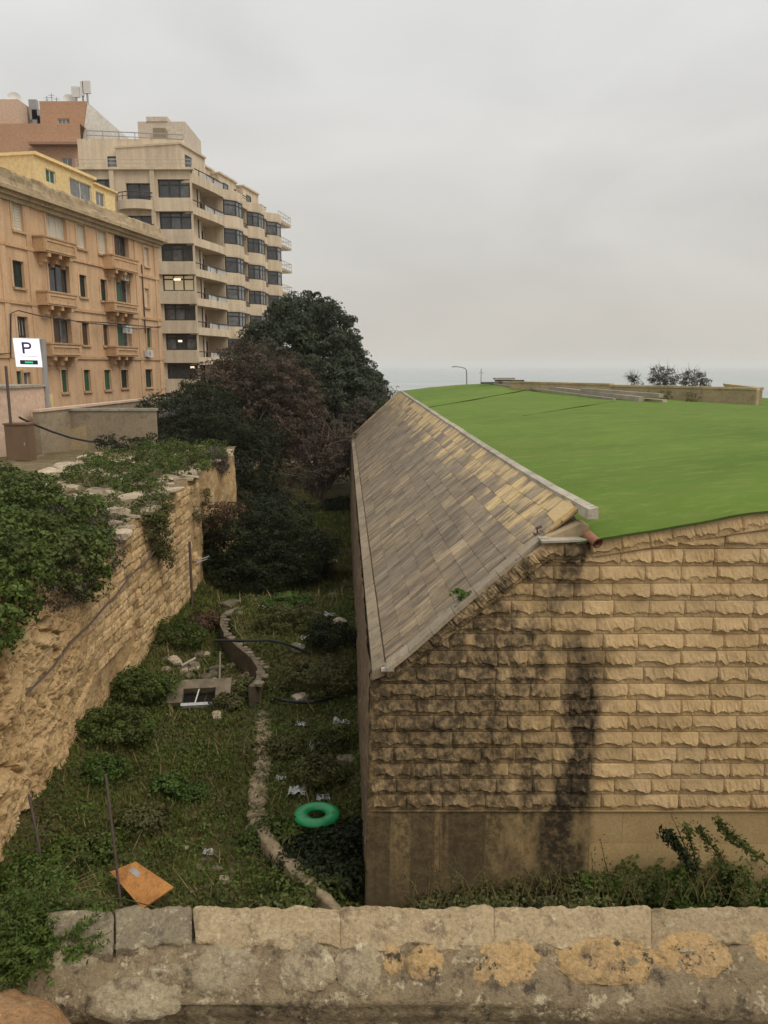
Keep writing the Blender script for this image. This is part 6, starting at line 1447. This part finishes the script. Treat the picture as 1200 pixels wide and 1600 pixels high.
plant('ledge_shrub', 'low dark green shrub in front of the grey wall', 'shrub', (-12, 37, -4.1), [(-12.6, 37, -3.7, 1.3, .6, .42), (-10.8, 37.6, -3.7, 1.2, .6, .42)], 110, .2, 36, .1, M['leaf_dark'], 66, .6, 4, .02)
# --- shrubs along the foot of the rock wall and in the ditch
def shrub(u, v, w_, h_, mat, lab, seed, size=.09, n=None, cat='bush', name='ditch_shrub', asp=.55, dp=None):
    p = on_ground(u, v); e = [(p[0], p[1], p[2] + h_ * .45, w_ * .5, w_ * .42, h_ * .5), (p[0] + w_ * .22, p[1] + .2, p[2] + h_ * .3, w_ * .36, w_ * .35, h_ * .34), (p[0] - w_ * .25, p[1] + .1, p[2] + h_ * .3, w_ * .36, w_ * .33, h_ * .36)]
    return plant(name, lab, cat, p, e, n or int(80 * w_), .15 + .03 * w_, 38, size, M[mat], seed, asp, 4, .02)
for k, (u, v, w_, h_, mt, lab) in enumerate((
    (278, 1010, 1.5, 1.1, 'leaf_ivy', 'leafy green bush at the foot of the rock wall above the rubble'), (225, 1090, 1.6, .8, 'leaf_ivy', 'leafy bush between the rock wall and the chamber'), (175, 1150, 1.8, .6, 'leaf_ivy', 'low leafy bush along the rock wall foot'), (320, 985, 1.2, .7, 'leaf_red', 'reddish dry bush inside the bend of the curved wall'),
    (160, 1222, .7, .6, 'leaf_bright', 'bright leafy plant growing at the top of the taller post'), (455, 985, 1.8, .9, 'leaf_olive', 'olive brown bush on the terrace by the curved wall'), (520, 1010, 1.4, .8, 'leaf_dark', 'dark green bush on the terrace against the stone building'), (500, 1080, 2.0, .9, 'leaf_olive', 'wide olive bush below the bent pale board'), (520, 1175, .8, .7, 'leaf_ivy', 'green weed next to the white plastic sheet'),
    (430, 1320, 1.0, .5, 'leaf_ivy', 'leafy weed between the low wall end and the swim ring'), (500, 1352, 1.4, .45, 'leaf_dark', 'dark bush directly below the swim ring'), (548, 1322, .6, .5, 'leaf_dark', 'dark bush between the swim ring and the stone building'), (535, 1390, 1.3, .6, 'leaf_dark', 'dark bush in the corner by the stone building'), (470, 1425, 1.2, .5, 'leaf_ivy', 'green weed against the low wall near the parapet'),
    (260, 1240, .5, .35, 'leaf_bright', 'small round bright weed in the middle of the grass'), (300, 1250, .4, .3, 'leaf_bright', 'smaller bright weed beside the round one in the grass'), (220, 1290, .9, .28, 'leaf_olive', 'low olive weed in the grass above the orange board'), (130, 1340, 1.2, .35, 'leaf_ivy', 'green weed between the two steel posts'), (355, 1110, .6, .45, 'leaf_olive', 'olive weed at the side of the concrete chamber'), (390, 1090, .9, .5, 'leaf_olive', 'olive weed between the chamber and the dark pipe'),
    (450, 960, 1.6, .7, 'leaf_bright', 'bright green growth on the terrace behind the curved wall'), (505, 850, 1.6, .8, 'leaf_olive', 'olive scrub beyond the dark bush up the ditch'), (530, 800, 2.0, 1.0, 'leaf_dark', 'dark scrub against the side wall far up the ditch'), (470, 800, 2.4, 1.0, 'leaf_olive', 'olive scrub at the far end of the ditch'), (520, 905, 1.2, .8, 'leaf_olive', 'olive bush against the side wall past the terrace'), (445, 1180, .8, .4, 'leaf_olive', 'olive tuft right of the sunken wall'), (500, 1220, 1.0, .5, 'leaf_olive', 'brownish tuft above the swim ring'), (60, 1390, 1.0, .6, 'leaf_ivy', 'green bush at the foot of the shorter post'))):
    shrub(u, v, w_, h_, mt, lab, 100 + k)
# --- ground cover and grass (nobody could count it)
def scatter(n, r, dens, y0=8.5, y1=33, x0=-7.9, x1=-.15):
    out = []
    Y = y0 + (y1 - y0) * r.random(n) ** 1.25; X = x0 + (x1 - x0) * r.random(n)
    d = fbm(np.stack([X * .9, Y * .6, 0 * X + dens], -1), 3); keep = d > r.uniform(-.9, .6, n) 
    X, Y = X[keep], Y[keep]; return X, Y, ground_z(X, Y)
r = np.random.default_rng(77)
X, Y, Z = scatter(95000, r, 4.0)
X2 = r.uniform(-.3, 7.5, 26000); Y2 = r.uniform(7.6, 11.9, 26000); X = np.concatenate([X, X2]); Y = np.concatenate([Y, Y2]); Z = np.concatenate([Z, ground_z(X2, Y2)])
X3 = r.uniform(-7.6, -1, 16000); Y3 = r.uniform(33, 54, 16000); X = np.concatenate([X, X3]); Y = np.concatenate([Y, Y3]); Z = np.concatenate([Z, ground_z(X3, Y3)])
n = len(X); hg = r.uniform(.05, .20, n) * (1 + .5 * (Y > 30)) * (1 + 1.0 * ((X > .2) & (Y < 12)) * r.random(n) ** 2); th_ = r.uniform(0, 6.28, n); lean = hg * r.uniform(.15, .9, n); wd = .010 + .008 * r.random(n) + .0006 * Y
bx = np.stack([np.cos(th_ + 1.57) * wd, np.sin(th_ + 1.57) * wd, 0 * X], -1); P0 = np.stack([X, Y, Z - .02], -1); tip = P0 + np.stack([np.cos(th_) * lean, np.sin(th_) * lean, hg], -1)
V = np.stack([P0 - bx, P0 + bx, tip], 1).reshape(-1, 3)
tag(fast('grass', V, 3, M['grass']), 'rough green grass covering the ditch floor', 'grass', None, 'stuff')
X, Y, Z = scatter(60000, r, 9.0); n = len(X); C = np.stack([X, Y, Z + r.uniform(.0, .2, n)], -1)
tag(fast('undergrowth', leaf_quads(C, unit(r.standard_normal((n, 3)) * .6 + np.array([0, 0, 1.0])), .075, .7, r), 4, M['leaf_ivy']), 'low leafy weeds spread over the ditch floor', 'weeds', None, 'stuff')
X, Y, Z = scatter(3500, r, 14.0); n = len(X); hg = r.uniform(.1, .4, n); th_ = r.uniform(0, 6.28, n); lean = hg * r.uniform(.3, 1.4, n); wd = .006 + .0006 * Y
bx = np.stack([np.cos(th_ + 1.57) * wd, np.sin(th_ + 1.57) * wd, 0 * X], -1); P0 = np.stack([X, Y, Z], -1); tip = P0 + np.stack([np.cos(th_) * lean, np.sin(th_) * lean, hg], -1)
tag(fast('dry_grass', np.stack([P0 - bx, P0 + bx, tip], 1).reshape(-1, 3), 3, M['straw']), 'dry straw blades mixed into the ditch grass', 'grass', None, 'stuff')
# --- bushes under the end wall
for k, (u, v, w_, h_, mt, lab) in enumerate(((690, 1418, 1.0, .35, 'leaf_olive', 'low dry weed at the foot of the end wall near its corner'), (770, 1418, 1.0, .5, 'leaf_olive', 'olive bush at the foot of the end wall under the black stain'), (850, 1418, 1.3, .8, 'leaf_olive', 'olive green bush just right of the black stain'), (930, 1418, 1.2, .8, 'leaf_ivy', 'green bush at the middle of the end wall'), (1010, 1418, 1.5, 1.0, 'leaf_ivy', 'leafy bush below the tall shoots'), (1095, 1418, 1.3, 1.05, 'leaf_ivy', 'leafy green bush between the tall shoots and the frame edge'), (1175, 1418, 1.5, 1.0, 'leaf_bright', 'bright leafy bush farthest along the end wall'))):
    shrub(u, v, w_, h_, mt, lab, 160 + k, .085, int(150 * w_))
def shoot(name, lab, pts, dep, n, size, mat, seed, rr=.02, per=7):
    r = np.random.default_rng(seed); P_ = np.array([at_y(u, v, dep) for u, v in pts]); base = P_[0]; t = thing(name, lab, 'shoot', base)
    MB().tube([p for p in P_], list(np.linspace(rr, rr * .3, len(P_))), 5).build('stem', M['leaf_olive'], t)
    ts = np.linspace(.15, 1, n) * (len(P_) - 1); C = np.array([[np.interp(q, np.arange(len(P_)), P_[:, k]) for k in range(3)] for q in ts]); C = np.repeat(C, per, 0); C = C + r.standard_normal(C.shape) * np.array([.05, .05, .045])
    fast('foliage', leaf_quads(C, unit(r.standard_normal(C.shape) + [0, 0, .6]), size, .45, r), 4, M[mat], t)
shoot('tall_shoot', 'longest leaning leafy shoot in front of the smooth plinth', [(1205, 1352), (1165, 1325), (1140, 1305), (1120, 1280)], 11.2, 44, .085, 'leaf_ivy', 201)
shoot('tall_shoot', 'thin leafy shoot left of the longest leaning shoot', [(1130, 1350), (1115, 1325), (1100, 1305), (1092, 1292)], 11.2, 30, .07, 'leaf_ivy', 202)
shoot('tall_shoot', 'feathery upright shoot above the leafy bush', [(1090, 1380), (1075, 1345), (1055, 1315), (1040, 1302)], 11.0, 46, .09, 'leaf_dark', 203, per=10)
shoot('tall_shoot', 'upright leafy shoot with bare tip', [(1090, 1375), (1085, 1335), (1075, 1300), (1072, 1290)], 11.3, 30, .07, 'leaf_ivy', 204)
shoot('dry_stalk', 'bare brown stalk standing against the plinth', [(955, 1380), (945, 1345), (938, 1310)], 11.3, 10, .05, 'leaf_red', 205, .012, 2)
shoot('dry_stalk', 'bent dry stalk leaning over the green bush', [(1075, 1335), (1060, 1298), (1048, 1270)], 11.4, 10, .05, 'leaf_red', 206, .012, 2)
shoot('dry_stalk', 'thin pale stalk near the wall corner', [(690, 1400), (684, 1370), (678, 1340)], 11.5, 8, .05, 'straw', 207, .01, 2)
dw = thing('dry_weeds', 'thin dry weed stalks standing along the foot of the end wall', 'weeds', at_y(800, 1410, 11.2)); m = MB(); r = np.random.default_rng(41); tips = []
for k in range(90):
    u = r.uniform(620, 1190); b2 = at_y(u, r.uniform(1395, 1425), r.uniform(10.6, 11.6)); L_ = r.uniform(.25, .75); d = unit(np.array([r.uniform(-.5, .5), r.uniform(-.3, .2), 1.0])); md = b2 + d * L_ * .55; tp2 = md + unit(d + np.array([r.uniform(-.5, .5), 0, -.15])) * L_ * .45
    m.tube([b2, md, tp2], [.008, .006, .003], 4, cap=False); tips += [tp2, md, (md + tp2) / 2]
m.build('stem', M['straw'], dw); tips = np.repeat(np.array(tips), 5, 0) + r.standard_normal((len(tips) * 5, 3)) * .04
fast('foliage', leaf_quads(tips, unit(r.standard_normal(tips.shape) + [0, 0, .5]), .055, .4, r), 4, M['leaf_olive'], dw)
# --- seedling on the slab roof
sp_ = roof(.0115, .40, .0); c = at_y(726, 936, sp_[1]) if False else None
for a in np.linspace(0, .05, 60):
    pass
best = min(((np.hypot(*(np.array([600 + FPX * q[0] / dd, 800 - FPX * ((q[1] * SP + q[2] * CP) / dd)]) - [726, 940])), s_, t_) for s_ in np.linspace(.002, .03, 29) for t_ in np.linspace(.2, .6, 41) for q in [roof(s_, t_)] for dd in [q[1] * CP - q[2] * SP]), key=lambda e: e[0])
q = roof(best[1], best[2]); plant('roof_seedling', 'small green seedling rooted between the roof slabs', 'seedling', q, [(q[0], q[1] - .02, q[2] + .07, .15, .1, .09)], 16, .06, 14, .06, M['leaf_bright'], 210, .6, 3, .008)
# --- plants on and beside the foreground wall
fp_ = at_z(35, 1475, -1.52); g = fp_
FPt = thing('foreground_plant', 'feathery green plant growing over the broken end of the parapet', 'plant', (g[0], g[1], -1.65)); r = np.random.default_rng(220); m = MB(); LC = []
for k in range(170):
    b2 = np.array([g[0] + r.uniform(-.12, .10), g[1] + r.uniform(-.04, .12), -1.58]); dr = unit(np.array([r.uniform(-.9, .9), r.uniform(-.7, .5), r.uniform(.35, 1.3)])); L_ = r.uniform(.07, .19); pts = [b2]
    for s_ in range(5): dr = unit(dr + np.array([r.uniform(-.12, .12), r.uniform(-.12, .12), -.16])); pts.append(pts[-1] + dr * L_ / 5)
    m.tube(pts, [.0022, .002, .0017, .0014, .001, .0006], 4, cap=False)
    for t in np.linspace(.15, 1, 30):
        i_ = min(int(t * 5), 4); fr_ = t * 5 - i_; LC.append(pts[i_] * (1 - fr_) + pts[i_ + 1] * fr_ + r.standard_normal(3) * .005)
m.build('stem', M['leaf_olive'], FPt); LC = np.array(LC)
LC = np.repeat(LC, 2, 0) + r.standard_normal((len(LC) * 2, 3)) * .004
fast('foliage', leaf_quads(LC, unit(r.standard_normal(LC.shape) + [0, 0, .7]), .017, .38, r), 4, M['leaf_ivy'], FPt)
plant('parapet_weed', 'small weed along the outer edge of the parapet', 'weed', (g[0] + .3, 2.05, -1.62), [(at_y(110, 1412, 2.1)[0], 2.1, at_y(110, 1414, 2.1)[2] - .03, .1, .06, .035), (at_y(60, 1395, 2.15)[0], 2.15, at_y(60, 1400, 2.15)[2], .1, .08, .05)], 90, .022, 20, .018, M['leaf_ivy'], 221, .5, 6, .003, 'leaf_olive')
dt = thing('dry_weed', 'spray of dry straw-coloured twigs at the parapet end', 'weed', at_y(40, 1420, 2.2)); m = MB(); r = np.random.default_rng(5)
for k in range(34):
    b2 = at_y(r.uniform(10, 60), 1425, 2.2 + r.uniform(-.05, .15)); tp2 = at_y(r.uniform(20, 165), r.uniform(1335, 1405), 2.3 + r.uniform(-.1, .2)); md = (b2 + tp2) / 2 + np.array([r.uniform(-.02, .0), 0, r.uniform(0, .02)]); m.tube([b2, md, tp2], [.0016, .0013, .0006], 4, cap=False)
m.build('stem', M['straw'], dt)
r = np.random.default_rng(6); m = MB(); 
gt = thing('bare_twig', 'branching bare twig beside the orange board at the parapet', 'twig', at_y(150, 1420, 2.2))
for k in range(22):
    b2 = at_y(r.uniform(130, 170), r.uniform(1395, 1420), 2.2); tp2 = b2 + np.array([r.uniform(-.05, .05), r.uniform(-.03, .03), r.uniform(.01, .07)]); m.tube([b2, (b2 + tp2) / 2 + r.uniform(-.008, .008, 3), tp2], [.0014, .0011, .0005], 4, cap=False)
m.build('stem', M['straw'], gt)
# moss and grit along the outer lip of the coping
X = r.uniform(-1.0, 1.4, 2600); Yl = band(1412)[1] + r.uniform(-.012, .02, 2600); d = fbm(np.stack([X * 7, 0 * X, 0 * X], -1), 3); k_ = d > .05 + r.uniform(-.2, .4, 2600); X, Yl = X[k_], Yl[k_]
C = np.stack([X, Yl, -1.492 + r.uniform(-.012, .006, len(X))], -1)
tag(fast('moss', leaf_quads(C, unit(r.standard_normal((len(X), 3)) + [0, 0, 1]), .011, .8, r), 4, M['leaf_olive']), 'dry moss along the outer lip of the parapet', 'moss', None, 'stuff')

# ================================================================== AIR
hz = MB().box(-8800, 8800, -60, 28000, -17.2, 40)
n = NT('haze_air'); n.t.links.remove(n.out.inputs['Surface'].links[0])
pv = n.t.nodes.new('ShaderNodeVolumePrincipled'); pv.inputs['Color'].default_value = (1.0, 0.99, 0.97, 1); pv.inputs['Density'].default_value = 0.00030; pv.inputs['Anisotropy'].default_value = 0.65
n.t.links.new(pv.outputs[0], n.out.inputs['Volume'])
tag(hz.build('haze', n.m), 'thin pale sea haze', None, None, 'stuff')
